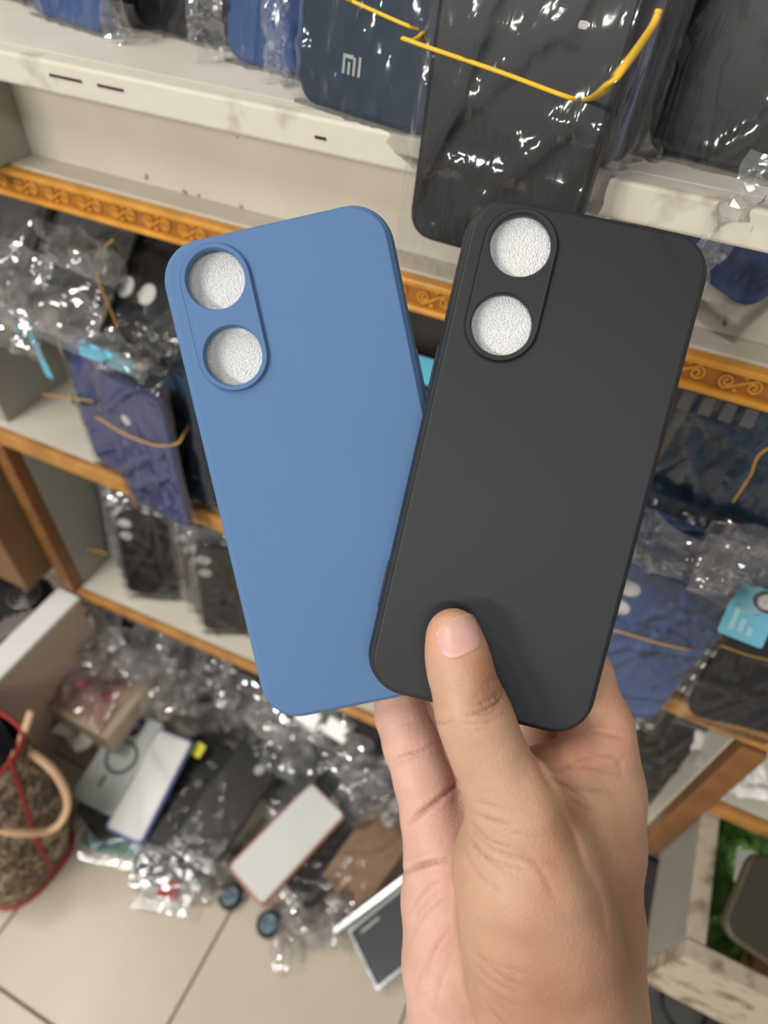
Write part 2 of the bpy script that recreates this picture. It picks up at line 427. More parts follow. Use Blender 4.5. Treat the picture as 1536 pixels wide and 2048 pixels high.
# middle shelf (slightly out of level), lowest shelf, posts and panels
def tilted(name, x0, z0, x1, z1, ya, yb, th, material, bev=0.001):
    """board between (x0,z0) and (x1,z1) at its top, thickness th"""
    L = math.hypot(x1-x0, z1-z0); a = math.atan2(z1-z0, x1-x0)
    o = mko(name, box_mesh(L, yb-ya, th, bev, material), shelf)
    c = R((x0+x1)/2 + math.sin(a)*th/2, (ya+yb)/2, (z0+z1)/2 - math.cos(a)*th/2)
    o.location = c - Vector((-0.2, 0.45, 0)); o.rotation_euler = (0, -a, 0)
    return o
tilted('shelf_board', -0.632, -0.4935, 0.62, -0.468, 0.346, 0.60, 0.016, M_SHELFIN)
t2 = tilted('edge_strip', -0.66, -0.4935, 0.62, -0.468, 0.336, 0.3455, 0.021, M_OAK, 0.002)
tilted('shelf_board', -0.612, -0.792, 0.185, -0.738, 0.346, 0.60, 0.014, M_SHELFIN)
tilted('edge_strip', -0.612, -0.791, 0.185, -0.737, 0.336, 0.3455, 0.015, M_OAK, 0.002)
sbox('post', (-0.634, 0.334, -0.812), (-0.613, 0.352, -0.514), M_OAKDK, 0.002)
sbox('post', (0.186, 0.334, -0.752), (0.2065, 0.352, -0.502), M_OAKDK, 0.002)
sbox('side_panel', (-0.634, 0.353, -1.03), (-0.613, 0.60, -0.2), M_GREYPAINT)
sbox('side_panel', (0.186, 0.353, -1.03), (0.2065, 0.60, -0.50), M_SHELFIN)
sbox('side_panel', (0.60, 0.345, -1.03), (0.62, 0.60, -0.2), M_SHELFIN)
tilted('shelf_board', 0.207, -0.613, 0.60, -0.605, 0.346, 0.60, 0.014, M_SHELFIN)
tilted('edge_strip', 0.207, -0.612, 0.60, -0.604, 0.336, 0.3455, 0.016, M_OAK, 0.002)
sbox('back_panel', (-0.634, 0.602, -1.03), (0.62, 0.62, -0.2), M_DARKBACK)

# ------------------------------------------------------------------ the two held cases
HOLES = ((-0.0206, 0.0682), (-0.0206, 0.0434)); HR = 0.0098
def held_case(name, mtx, material, label, sc=1.0):
    w, h, r, t = 0.0778*sc, 0.1668*sc, 0.0138*sc, 0.0098
    root = empty(name, mtx, label, 'phone case')
    n = 12
    prof = [(0.0032, -0.0018), (0.0026, -0.0034), (0.0019, -t+0.0012), (0.0012, -t), (0.0005, -t+0.0003), (0.0, -t+0.0013), (0.0, -0.0060), (0.0002, -0.0046), (0.0006, -0.0032),
            (0.0011, -0.0020), (0.0016, -0.00115), (0.0018, -0.00115), (0.0020, -0.00075), (0.0024, -0.00035), (0.0027, -0.0001), (0.0029, 0.0), (0.0031, 0.0)]
    loops = [rrect(w-2*i, h-2*i, r-i, z, n) for i, z in prof]
    v, f = stack(loops, False, False)
    bm = bmesh.new(); bv = [bm.verts.new(p) for p in v]
    for q in f: bm.faces.new([bv[i] for i in q])
    N = len(loops[0])
    def loop_of(points):
        vs = [bm.verts.new(p) for p in points]
        return vs
    def edges_of(vs): 
        es = []
        for i in range(len(vs)):
            a, b = vs[i], vs[(i+1) % len(vs)]
            e = bm.edges.get((a, b)) or bm.edges.new((a, b)); es.append(e)
        return es
    def bridge(A, B):
        for i in range(len(A)):
            j = (i+1) % len(A); bm.faces.new((A[i], A[j], B[j], B[i]))
    def pill(off, z):
        rr = 0.0115*sc + off; P = []
        (x0, y0), (x1, y1) = HOLES
        for k in range(17):
            a = math.pi*k/16; P.append((x0*sc + rr*math.cos(a), y0*sc + rr*math.sin(a), z))
        for k in range(17):
            a = math.pi + math.pi*k/16; P.append((x1*sc + rr*math.cos(a), y1*sc + rr*math.sin(a), z))
        return P
    outer = bv[(len(loops)-1)*N:]
    pl = [loop_of(pill(o, z)) for o, z in ((0.0005, 0.0), (0.0003, -0.0001), (0.0001, -0.0003), (0.0, 0.0002), (-0.0001, 0.0009), (-0.0003, 0.0013), (-0.0006, 0.0015), (-0.0008, 0.0014), (-0.0011, 0.0014))]
    bmesh.ops.triangle_fill(bm, use_beauty=True, use_dissolve=False, edges=edges_of(outer) + edges_of(pl[0]))
    for a, b in zip(pl[:-1], pl[1:]): bridge(a, b)
    cl = []
    for hx, hy in HOLES:
        rings = []
        for rr, z in ((HR+0.00025, 0.0014), (HR+0.00005, 0.0012), (HR-0.0003, 0.0006), (HR-0.0003, -0.0012), (HR-0.0001, -0.0016)):
            rings.append(loop_of([(hx*sc + rr*sc*math.cos(2*math.pi*k/40), hy*sc + rr*sc*math.sin(2*math.pi*k/40), z) for k in range(40)]))
        cl.append(rings)
    bmesh.ops.triangle_fill(bm, use_beauty=True, use_dissolve=False, edges=edges_of(pl[-1]) + edges_of(cl[0][0]) + edges_of(cl[1][0]))
    for rings in cl:
        for a, b in zip(rings[:-1], rings[1:]): bridge(a, b)
    inner = bv[:N]
    bmesh.ops.triangle_fill(bm, use_beauty=True, use_dissolve=False, edges=edges_of(inner) + edges_of(cl[0][-1]) + edges_of(cl[1][-1]))
    bmesh.ops.recalc_face_normals(bm, faces=bm.faces[:])
    for fc in bm.faces: fc.smooth = len(fc.verts) == 4
    me = bpy.data.meshes.new('shell'); bm.to_mesh(me); bm.free(); me.materials.append(material)
    mko('shell', me, root)
    # side buttons
    for side, y, ln in (((-1, -0.0475, 0.0165), (-1, 0.0265, 0.016)) if sc == 1.0 else ((1, 0.0265, 0.016),)):
        b = mko('button_cover', slab_mesh(0.0026, ln, 0.0010, 0.0012, material, 0.0005, 3), root)
        b.matrix_local = Matrix.Translation((side*(w/2-0.0002), y*sc, -0.0055)) @ Matrix.Rotation(side*math.pi/2, 4, 'Y')
    return root
def pose(TW, RW, k=1.0):
    m = Matrix.Identity(4)
    for i in range(3):
        for j in range(3): m[i][j] = RW[i][j]
        m[i][3] = TW[i]*k + EYE[i]
    return m
BLK_T = (-0.0164, 0.1620, -0.1435)
BLK_R = ((0.9714, -0.1067, 0.2120), (0.2283, 0.6647, -0.7114), (-0.0650, 0.7395, 0.6700))
BLU_T = (-0.0804, 0.1391, -0.1524)
BLU_R = ((0.8220, -0.4920, 0.2868), (0.5296, 0.4752, -0.7026), (0.2094, 0.7295, 0.6512))
KB = 1.030
blk_m = pose(BLK_T, BLK_R); blu_m = pose(BLU_T, BLU_R, KB)
black_case = held_case('phone_case', blk_m, M_BLACK, 'matte black silicone phone case with two camera holes, under the thumb')
blue_case = held_case('phone_case', blu_m, M_BLUE, 'matte blue silicone phone case with two camera holes, held behind the black one', KB)
def foam_sheet(mtx, label, sc=1.0, zt=-0.0028):
    rng = np.random.default_rng(5)
    w, h = 0.0700*sc, 0.1590*sc
    top = [(x, y, zt) for x, y, z in rrect(w, h, 0.009, 0, 8)]
    bot = [(x, y, zt-0.003) for x, y, z in rrect(w, h, 0.009, 0, 8)]
    v, f = stack([bot, top])
    o = mk('foam_sheet', v, f, M_FOAM, None, False); o.matrix_world = mtx
    return tag(o, label, 'foam sheet')
foam_sheet(blk_m, 'sparkling white foam sheet inside the black held case, seen through its camera holes')
foam_sheet(blu_m, 'sparkling white foam sheet inside the blue held case, seen through its camera holes', KB, -0.0044)

# ------------------------------------------------------------------ the hand: one continuous surface grown from a smooth union of tapered bones
def C3(u, v, d): return np.array([(u-768)/FPX*d, (v-1024)/FPX*d, d])
def cone(P, a, b, ra, rb):
    ba = b-a; L2 = float(ba @ ba); q = P-a
    h = np.clip((q @ ba)/L2, 0, 1)
    d = q - h[:, None]*ba
    return np.sqrt((d*d).sum(1)) - (ra + (rb-ra)*h)
def smin(a, b, k):
    h = np.clip(0.5 + 0.5*(b-a)/k, 0, 1)
    return b + (a-b)*h - k*h*(1-h)
THUMB = [(907, 1271, .2078, .0086), (914, 1310, .2068, .0092), (923, 1352, .2066, .0095), (944, 1420, .2066, .0110), (960, 1465, .2068, .0112), (980, 1515, .2072, .0113), (1030, 1610, .2085, .0152),
         (1048, 1740, .2120, .0225), (1075, 1850, .2150, .0255), (1096, 1950, .2180, .0265), (1126, 2060, .2230, .0265), (1150, 2260, .2300, .0270)]
INDEX = [(1130, 2260, .2420, .0200), (1165, 2050, .2400, .0190), (1185, 1850, .2400, .0178), (1199, 1700, .2400, .0150), (1208, 1580, .2400, .0136), (1199, 1450, .2400, .0113), (1168, 1350, .2400, .0097), (1120, 1240, .2400, .0088), (1060, 1160, .2385, .0080)]
MIDDLE = [(1080, 2260, .2480, .0190), (1085, 1900, .2500, .0165), (1082, 1590, .2530, .0140), (1055, 1440, .2620, .0108), (1015, 1300, .2640, .0092), (975, 1230, .2620, .0082)]
RING = [(1000, 2260, .2480, .0190), (985, 1900, .2500, .0165), (950, 1615, .2520, .0135), (905, 1510, .2590, .0106), (880, 1400, .2640, .0098), (870, 1310, .2640, .0086), (880, 1250, .2620, .0080)]
LITTLE = [(930, 2260, .2400, .0190), (915, 2050, .2400, .0180), (899, 1930, .2410, .0170), (897, 1800, .2420, .0170), (890, 1700, .2440, .0152), (868, 1640, .2460, .0120), (846, 1560, .2480, .0107), (822, 1490, .2520, .0104), (801, 1430, .2560, .0097), (790, 1350, .2590, .0088), (800, 1280, .2590, .0080)]
CREASES = [  # polylines in the view of the palm, width and depth of the fold
    ([(748+35, 1522), (812, 1510), (845, 1500), (880, 1478)], 3.2, .0007),
    ([(785, 1530), (820, 1519), (852, 1508)], 2.5, .0004),
    ([(812, 1648), (850, 1620), (890, 1588), (918, 1560)], 4.5, .0013),
    ([(806, 1745), (850, 1728), (905, 1717)], 4.5, .0012),
    ([(930, 1432), (960, 1423), (990, 1408), (1012, 1386)], 3.2, .0008),
    ([(940, 1412), (968, 1404), (992, 1388), (1004, 1370)], 2.6, .0006),
    ([(900, 1440), (945, 1447), (985, 1440), (1016, 1418)], 2.6, .0005),
    ([(938, 1395), (962, 1384), (985, 1368)], 2.6, .0004),
    ([(1180, 1464), (1215, 1470), (1250, 1478)], 3.0, .0007),
    ([(1095, 1540), (1150, 1534), (1215, 1545), (1255, 1552)], 3.4, .0005),
    ([(1110, 1560), (1170, 1580), (1230, 1586)], 3.4, .0005),
    ([(1130, 1580), (1160, 1605), (1200, 1622)], 3.4, .0004),
    ([(1195, 1530), (1232, 1535), (1252, 1500)], 3.6, .0003),
    ([(945, 1622), (985, 1640), (1030, 1652)], 3.0, .0007),
    ([(940, 1640), (980, 1680), (1040, 1700)], 3.0, .0006),
    ([(932, 1660), (975, 1715), (1060, 1740)], 3.0, .0005),
    ([(925, 1690), (960, 1750), (1010, 1790)], 3.0, .0004),
    ([(1078, 1545), (1118, 1605), (1150, 1690), (1178, 1780), (1200, 1870)], 17, .0007),
    ([(1060, 1500), (1085, 1545), (1110, 1585)], 6, .0005),
    ([(1098, 1552), (1140, 1575), (1180, 1605)], 3.4, .0005),
    ([(1215, 1505), (1240, 1530), (1238, 1552)], 3.6, .0004),
    ([(1120, 1545), (1160, 1520), (1190, 1515)], 3.0, .0005),
    ([(1040, 1700), (1080, 1740), (1110, 1800)], 5.0, .0004),
    ([(950, 1600), (990, 1612), (1020, 1615)], 3.0, .0005),
    ([(860, 1440), (885, 1447), (905, 1440)], 2.6, .0006),
    ([(955, 1372), (978, 1360), (996, 1352)], 2.4, .0004),
    ([(945, 1425), (975, 1428), (1006, 1408)], 2.4, .0005),
    ([(985, 1412), (1000, 1395), (1006, 1375)], 2.4, .0005),
    ([(905, 1455), (940, 1462), (975, 1458)], 3.0, .0003),
    ([(940, 1655), (990, 1700), (1060, 1718), (1120, 1728)], 3.2, .0005),
    ([(935, 1675), (985, 1725), (1045, 1762)], 3.2, .0004),
    ([(990, 1650), (1040, 1668), (1090, 1672)], 3.0, .0003),
    ([(1120, 1620), (1150, 1680), (1170, 1740)], 6.0, .0004),
    ([(1175, 1740), (1200, 1800), (1215, 1880)], 9.0, .0005),
    ([(950, 1905), (1010, 1935), (1075, 1950)], 3.4, .0003),
    ([(955, 1960), (1010, 2000), (1060, 2015)], 3.4, .0003),
    ([(830, 1990), (850, 1930), (880, 1880)], 3.2, .0003),
    ([(822, 1870), (846, 1810), (890, 1775)], 3.0, .0003),
    ([(865, 2040), (880, 1970), (905, 1900)], 3.2, .0003),
    ([(792, 1455), (815, 1448), (845, 1440)], 2.6, .0003),
    ([(1180, 1500), (1205, 1512), (1240, 1510)], 3.2, .0004),
    ([(815, 1830), (850, 1780), (900, 1755)], 3.0, .0004),
    ([(815, 1900), (850, 1830), (905, 1790)], 3.0, .0004),
    ([(850, 1960), (870, 1900), (905, 1850)], 3.0, .0004),
    ([(945, 1920), (985, 1960), (1035, 1985)], 3.0, .0004),
    ([(940, 1890), (1000, 1950), (1050, 1972)], 3.0, .0004),
    ([(960, 1990), (1000, 2040), (1030, 2060)], 3.0, .0004),
]
def seg_dist(U, Vv, poly):
    """distance to a fold line and how strong the fold is there (it fades out at both ends)"""
    P = smooth_pts([Vector((p[0], p[1], 0)) for p in poly], 4)
    D = np.full(U.shape, 1e9); S = np.zeros(U.shape); n = len(P)-1
    for i in range(n):
        x0, y0 = P[i].x, P[i].y; dx, dy = P[i+1].x-x0, P[i+1].y-y0
        t = np.clip(((U-x0)*dx+(Vv-y0)*dy)/(dx*dx+dy*dy), 0, 1)
        d = np.hypot(U-x0-t*dx, Vv-y0-t*dy); s = d < D
        D[s] = d[s]; S[s] = ((i+t)/n)[s]
    return D, np.clip(np.sin(math.pi*np.clip(S*.94+.03, 0, 1)), 0, 1)**.8
def chain(P, ch, k):
    d = None
    for (a, b) in zip(ch[:-1], ch[1:]):
        e = cone(P, C3(*a[:3]), C3(*b[:3]), a[3], b[3])
        d = e if d is None else smin(d, e, k)
    return d
def hand_sdf(P):
    li = chain(P, LITTLE, .003); ri = chain(P, RING, .003); mi = chain(P, MIDDLE, .003); ix = chain(P, INDEX, .004); th = chain(P, THUMB, .004)
    # the web and palm between the knuckles
    palm = smin(smin(cone(P, C3(930, 1780, .250), C3(1150, 1750, .250), .013, .013), cone(P, C3(960, 1950, .244), C3(1140, 1950, .244), .016, .018), .01),
                cone(P, C3(950, 1640, .2535), C3(1160, 1600, .2505), .0115, .0115), .008)
    # fingers merge softly with the palm, sharply with one another
    V_ = (P[:, 1]/P[:, 2])*FPX + 1024
    kk = np.clip((V_-1540)/140, 0, 1)*.006 + .0009
    d = smin(li, ri, kk); d = smin(d, mi, kk); d = smin(d, ix, kk)
    d = smin(d, palm, .007)
    web = cone(P, C3(1065, 1555, .228), C3(1185, 1522, .2395), .0100, .0105)
    web2 = cone(P, C3(1110, 1680, .224), C3(1185, 1660, .236), .0120, .0120)
    th = smin(th, web, .010); th = smin(th, web2, .012)
    kt = np.clip((V_-1560)/240, 0, 1)*.004 + .0016
    U_ = (P[:, 0]/P[:, 2])*FPX + 768
    kt = kt + np.clip((U_-1060)/90, 0, 1)*.010
    d = smin(d, th, kt)
    # knuckle pad, nail bed flattening
    return d
def hand_field(P):
    d = hand_sdf(P)
    near = np.abs(d) < .004
    Q = P[near]; U = Q[:, 0]/Q[:, 2]*FPX+768; Vv = Q[:, 1]/Q[:, 2]*FPX+1024
    add = np.zeros(len(Q))
    for poly, w, dep in CREASES:
        xs = [p[0] for p in poly]; ys = [p[1] for p in poly]
        s = (U > min(xs)-14) & (U < max(xs)+14) & (Vv > min(ys)-14) & (Vv < max(ys)+14)
        if not s.any(): continue
        dd, sf = seg_dist(U[s], Vv[s], poly); add[s] = add[s] + sf*(1.3*dep*np.exp(-(dd/w)**2) - dep*0.35*np.exp(-((dd-2.4*w)/(1.2*w))**2))
    front = Q[:, 2] < .262
    d[near] += add*front
    return d
def build_hand():
    h = .00085
    lo = np.array([-.010, .012, .175]); hi = np.array([.114, .205, .285])
    n = np.ceil((hi-lo)/h).astype(int)
    xs, ys, zs = [lo[i] + h*np.arange(n[i]) for i in range(3)]
    F = np.empty((n[0], n[1], n[2]), dtype=np.float32)
    # coarse pass to skip empty space
    step = 4
    for i0 in range(0, n[0], 16):
        XX, YY, ZZ = np.meshgrid(xs[i0:i0+16], ys, zs, indexing='ij')
        P = np.stack([XX.ravel(), YY.ravel(), ZZ.ravel()], 1)
        cx = np.meshgrid(xs[i0:i0+16:step], ys[::step], zs[::step], indexing='ij')
        Pc = np.stack([c.ravel() for c in cx], 1)
        dc = hand_sdf(Pc).reshape(cx[0].shape)
        up = np.repeat(np.repeat(np.repeat(dc, step, 0), step, 1), step, 2)[:XX.shape[0], :XX.shape[1], :XX.shape[2]]
        val = up.ravel().copy(); s = np.abs(val) < step*h*2.3
        val[s] = hand_field(P[s])
        F[i0:i0+16] = val.reshape(XX.shape)
    F[:, -1, :] = np.maximum(F[:, -1, :], .0005)                     # closed off below the frame
    ins = F < 0
    # surface nets
    c = [ins[a:n[0]-1+a, b:n[1]-1+b, d:n[2]-1+d] for a in (0, 1) for b in (0, 1) for d in (0, 1)]
    cnt = sum(x.astype(np.int8) for x in c); act = (cnt > 0) & (cnt < 8)
    idx = np.argwhere(act); m_ = len(idx)
    vid = np.full(act.shape, -1, dtype=np.int64); vid[act] = np.arange(m_)
    acc = np.zeros((m_, 3)); num = np.zeros(m_)
    corners = [(a, b, d) for a in (0, 1) for b in (0, 1) for d in (0, 1)]
    val = {k: F[idx[:, 0]+k[0], idx[:, 1]+k[1], idx[:, 2]+k[2]] for k in corners}
    for p in corners:
        for ax in range(3):
            if p[ax] == 1: continue
            q = list(p); q[ax] = 1; q = tuple(q)
            a, b = val[p], val[q]; s = (a < 0) != (b < 0)
            t = np.where(s, a/np.where(s, a-b, 1), 0)
            for k in range(3):
                acc[:, k] += np.where(s, p[k] + (t if k == ax else 0), 0)
            num += s
    vp = lo + h*(idx + acc/num[:, None])
    faces = []
    for ax in range(3):
        o1, o2 = [(1, 2), (2, 0), (0, 1)][ax]
        A = ins[:-1, :, :] if ax == 0 else ins[:, :-1, :] if ax == 1 else ins[:, :, :-1]
        B = ins[1:, :, :] if ax == 0 else ins[:, 1:, :] if ax == 1 else ins[:, :, 1:]
        e = np.argwhere(A != B)
        e = e[(e[:, o1] > 0) & (e[:, o2] > 0) & (e[:, o1] < n[o1]-1) & (e[:, o2] < n[o2]-1)]
        a0 = A[e[:, 0], e[:, 1], e[:, 2]]
        def cell(d1, d2):
            q = e.copy(); q[:, o1] -= d1; q[:, o2] -= d2
            return vid[q[:, 0], q[:, 1], q[:, 2]]
        quad = np.stack([cell(1, 1), cell(0, 1), cell(0, 0), cell(1, 0)], 1)
        quad[~a0] = quad[~a0][:, ::-1]
        quad = quad[(quad >= 0).all(1)]
        faces.append(quad)
    faces = np.concatenate(faces)
    # two light smoothing passes take the voxel steps out
    nb = np.concatenate([faces[:, [0, 1]], faces[:, [1, 2]], faces[:, [2, 3]], faces[:, [3, 0]]])
    for lam in (0.5, 0.4):
        s = np.zeros_like(vp); k = np.zeros(len(vp))
        np.add.at(s, nb[:, 0], vp[nb[:, 1]]); np.add.at(k, nb[:, 0], 1)
        np.add.at(s, nb[:, 1], vp[nb[:, 0]]); np.add.at(k, nb[:, 1], 1)
        vp = vp*(1-lam) + lam*s/np.maximum(k, 1)[:, None]
    return vp, faces
def skin_material():
    m = bpy.data.materials.new('skin'); m.use_nodes = True; nt = m.node_tree; b = nt.nodes['Principled BSDF']
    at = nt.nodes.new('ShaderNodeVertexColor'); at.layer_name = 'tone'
    tc = nt.nodes.new('ShaderNodeTexCoord')
    n1 = nt.nodes.new('ShaderNodeTexNoise'); n1.inputs['Scale'].default_value = 120; n1.inputs['Detail'].default_value = 5
    nt.links.new(tc.outputs['Object'], n1.inputs['Vector'])
    mx = nt.nodes.new('ShaderNodeMixRGB'); mx.blend_type = 'MULTIPLY'; mx.inputs[0].default_value = 0.35
    cr = nt.nodes.new('ShaderNodeValToRGB'); cr.color_ramp.elements[0].position = 0.3; cr.color_ramp.elements[1].position = 0.7
    cr.color_ramp.elements[0].color = (0.72, 0.62, 0.58, 1); cr.color_ramp.elements[1].color = (1, 1, 1, 1)
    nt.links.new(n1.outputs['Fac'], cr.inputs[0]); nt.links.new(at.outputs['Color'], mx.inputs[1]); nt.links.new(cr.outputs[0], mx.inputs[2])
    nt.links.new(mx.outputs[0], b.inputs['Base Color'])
    b.inputs['Roughness'].default_value = 0.5; b.inputs['Specular IOR Level'].default_value = 0.35
    b.inputs['Subsurface Weight'].default_value = 0.12; b.inputs['Subsurface Radius'].default_value = (1.0, 0.35, 0.2); b.inputs['Subsurface Scale'].default_value = 0.003
    n2 = nt.nodes.new('ShaderNodeTexVoronoi'); n2.inputs['Scale'].default_value = 900
    n3 = nt.nodes.new('ShaderNodeTexNoise'); n3.inputs['Scale'].default_value = 260; n3.inputs['Detail'].default_value = 3
    ad = nt.nodes.new('ShaderNodeMath'); ad.operation = 'ADD'
    nt.links.new(tc.outputs['Object'], n2.inputs['Vector']); nt.links.new(tc.outputs['Object'], n3.inputs['Vector'])
    nt.links.new(n2.outputs['Distance'], ad.inputs[0]); nt.links.new(n3.outputs['Fac'], ad.inputs[1])
    bp = nt.nodes.new('ShaderNodeBump'); bp.inputs['Strength'].default_value = 0.16; bp.inputs['Distance'].default_value = 0.0006
    nt.links.new(ad.outputs[0], bp.inputs['Height']); nt.links.new(bp.outputs[0], b.inputs['Normal'])
    return m
def hand():
    vp, faces = build_hand()
    U = vp[:, 0]/vp[:, 2]*FPX+768; Vv = vp[:, 1]/vp[:, 2]*FPX+1024
    # skin tone: pink on the palm and finger pads, tan on the thumb's back and thenar, brown at the knuckle, darker at the right edge and wrist
    def l3(c): return np.array([lin(x) for x in c])
    tan, pink, brown, deep = l3((198, 158, 130)), l3((214, 170, 153)), l3((138, 96, 70)), l3((160, 110, 82))
    d_th = chain(vp, THUMB, .004)
    palmw = np.clip((d_th-.001)/.006, 0, 1)*np.clip((1090-U)/120, 0, 1)
    col = tan[None]*(1-palmw[:, None]) + pink[None]*palmw[:, None]
    def blob(u, v, su, sv, c, amt, rot=0):
        nonlocal col
        a = math.radians(rot); x = (U-u)*math.cos(a)+(Vv-v)*math.sin(a); y = -(U-u)*math.sin(a)+(Vv-v)*math.cos(a)
        w = (amt*np.exp(-(x/su)**2-(y/sv)**2))[:, None]; col = col*(1-w) + c[None]*w
    blob(902, 1255, 60, 50, l3((228, 168, 140)), .75)
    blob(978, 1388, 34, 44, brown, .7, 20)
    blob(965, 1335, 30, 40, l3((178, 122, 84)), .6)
    blob(1225, 1430, 60, 90, l3((226, 166, 138)), .6)
    blob(1150, 1510, 80, 40, l3((230, 166, 140)), .7)
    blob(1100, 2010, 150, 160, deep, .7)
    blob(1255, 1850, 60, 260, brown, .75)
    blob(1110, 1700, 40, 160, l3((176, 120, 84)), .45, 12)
    for poly, w, dep in CREASES:            # browner fold skin, with fold and tendon shade painted into the colour
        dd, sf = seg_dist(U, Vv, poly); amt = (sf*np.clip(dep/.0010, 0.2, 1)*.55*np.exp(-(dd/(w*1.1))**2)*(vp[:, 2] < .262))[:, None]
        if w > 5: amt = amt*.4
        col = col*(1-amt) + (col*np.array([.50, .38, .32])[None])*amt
    me = bpy.data.meshes.new('hand_skin')
    W = (MC.T @ vp.T).T + EYE
    org = Vector(EYE + MC.T @ C3(1020, 1800, .235))
    me.from_pydata((W - np.array(org)).tolist(), [], faces.tolist()); me.update()
    me.polygons.foreach_set('use_smooth', [True]*len(me.polygons))
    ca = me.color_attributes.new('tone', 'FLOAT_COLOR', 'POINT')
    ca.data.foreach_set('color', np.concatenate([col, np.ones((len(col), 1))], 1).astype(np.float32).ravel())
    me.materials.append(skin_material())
    root = empty('person', Matrix.Translation(org), 'bare right hand of a person gripping the blue and black phone cases, thumb in front', 'person')
    mko('hand', me, root)
    # thumb nail laid on the skin
    nm = mat('nail', rgb(212, 166, 154), 0.38, 0.05, 200, 0.05, 300, 0.5)
    nf = mat('nail_edge', rgb(226, 196, 150), 0.35, 0.05, 200)
    out = [(869, 1269), (883, 1252), (902, 1238), (922, 1229), (940, 1227), (952, 1238), (959, 1258), (963, 1278), (958, 1295), (940, 1306), (918, 1316), (900, 1318), (885, 1311), (876, 1297), (871, 1282)]
    N = 60; pts = smooth_pts([Vector((a, b, 0)) for a, b in out] + [Vector((out[0][0], out[0][1], 0))], 4)[:-1]
    cu, cv = 916, 1273
    def hit(u, v):
        d = C3(u, v, 1.0); t = .170
        for _ in range(80):
            s = hand_sdf((d*t)[None])[0]
            if s < .00003: break
            t += s*.8
            if t > .216: break
        return t
    n = len(pts); verts = []; fs = []
    scales = (1.0, .97, .90, .75, .5, .25)
    lift = (-.0006, .00025, .00045, .00055, .0006, .0006)
    ctr = hit(cu, cv)
    for s, lf in zip(scales, lift):
        for p in pts:
            u = cu + (p.x-cu)*s; v = cv + (p.y-cv)*s
            t = min(hit(u, v), ctr + .010) - lf
            verts.append(MC.T @ C3(u, v, t) + EYE - np.array(org))
    verts.append(MC.T @ C3(cu, cv, ctr-.0006) + EYE - np.array(org))
    for i in range(len(scales)-1):
        for k in range(n): fs.append((i*n+k, i*n+(k+1) % n, (i+1)*n+(k+1) % n, (i+1)*n+k))
    last = (len(scales)-1)*n
    for k in range(n): fs.append((last+k, last+(k+1) % n, len(verts)-1))
    fs = [tuple(reversed(q)) for q in fs]
    o = mk('nail', verts, fs, nm, root); o['label'] = 'pale pink thumb nail'
    o.data.materials.append(nf)
    for i, p in enumerate(o.data.polygons):
        if i < 2*n and (i % n) < 18: p.material_index = 1
hand()

# ------------------------------------------------------------------ packed phone cases
_seed = [10]
def camera_parts(root, cams, t):
    for c in cams:
        kind, x, y = c[0], c[1], c[2]
        z = t/2
        if kind == 'dot':
            o = mko('camera_foam', disc_mesh(c[3], c[4], 0.0012, M_OVAL), root, Matrix.Translation((x, y, z)))
        elif kind == 'plate':
            p = mko('camera_plate', slab_mesh(c[3], c[4], 0.0022, min(c[3], c[4])*0.3, c[5], 0.0008, 4), root, Matrix.Translation((x, y, z + 0.0008)))
            for lx, ly, lr, lm in c[6]:
                mko('lens_hole', disc_mesh(lr, lr, 0.0008, lm, 16), p, Matrix.Translation((lx, ly, 0.0011)))
def packed_case(mtx, material, label, group=None, w=0.077, h=0.163, t=0.0095, cams=(), film=FILM, r=0.011, name='phone_case', frontmat=None, filmseed=None, calm=1.0):
    root = empty(name, mtx, label, 'phone case', group)
    mko('shell', slab_mesh(w, h, t, r, material), root)
    if frontmat: mko('inner_panel', slab_mesh(w-0.008, h-0.008, 0.0016, r*0.7, frontmat, 0.0006), root, Matrix.Translation((0, 0, t/2)))
    camera_parts(root, cams, t)
    if film:
        _seed[0] += 1
        mko('plastic_sleeve', sleeve_mesh(w, h, t + (0.002 if cams or frontmat else 0), filmseed or _seed[0] % 14 + 1, film, calm=calm), root)
    return root
def stand(x, y, zbase, yaw=0, lean=0.12, roll=0.0, h=0.163, t=0.0095):
    """matrix of a case standing upright: x,y = front bottom centre, facing the viewer"""
    rt = yawdir(yaw); back = Vector((-rt.y, rt.x, 0))
    up = Vector((0, 0, 1))*math.cos(lean) + back*math.sin(lean)
    if roll: up = Matrix.Rotation(roll, 3, rt.cross(up)) @ up; rt = Matrix.Rotation(roll, 3, rt.cross(up)) @ rt
    m = frame(Vector((0, 0, 0)), rt, up)
    n = Vector((m[0][2], m[1][2], m[2][2]))
    c = R(x, y, zbase) + up.normalized()*(h/2) - n*(t/2)
    for i in range(3): m[i][3] = c[i]
    return m
def band(name, pts, label, r=0.0013, material=None, group=None, closed=False):
    o = tube(name, smooth_pts(pts, 6), r, r*0.75, material or M_BAND)
    return tag(o, label, 'rubber band', group)

LZ = -0.0975
def loc_on(m, u, v, z=0.0):
    """local x, y where the view line meets the plane z of a frame"""
    mi_ = m.inverted(); o = mi_ @ Vector(EYE); d = mi_.to_3x3() @ Vector(ray(u, v)); t = (z-o.z)/d.z
    return o + d*t
DOTS2 = (('dot', -0.022, 0.060, 0.006, 0.006), ('dot', -0.022, 0.043, 0.006, 0.006))
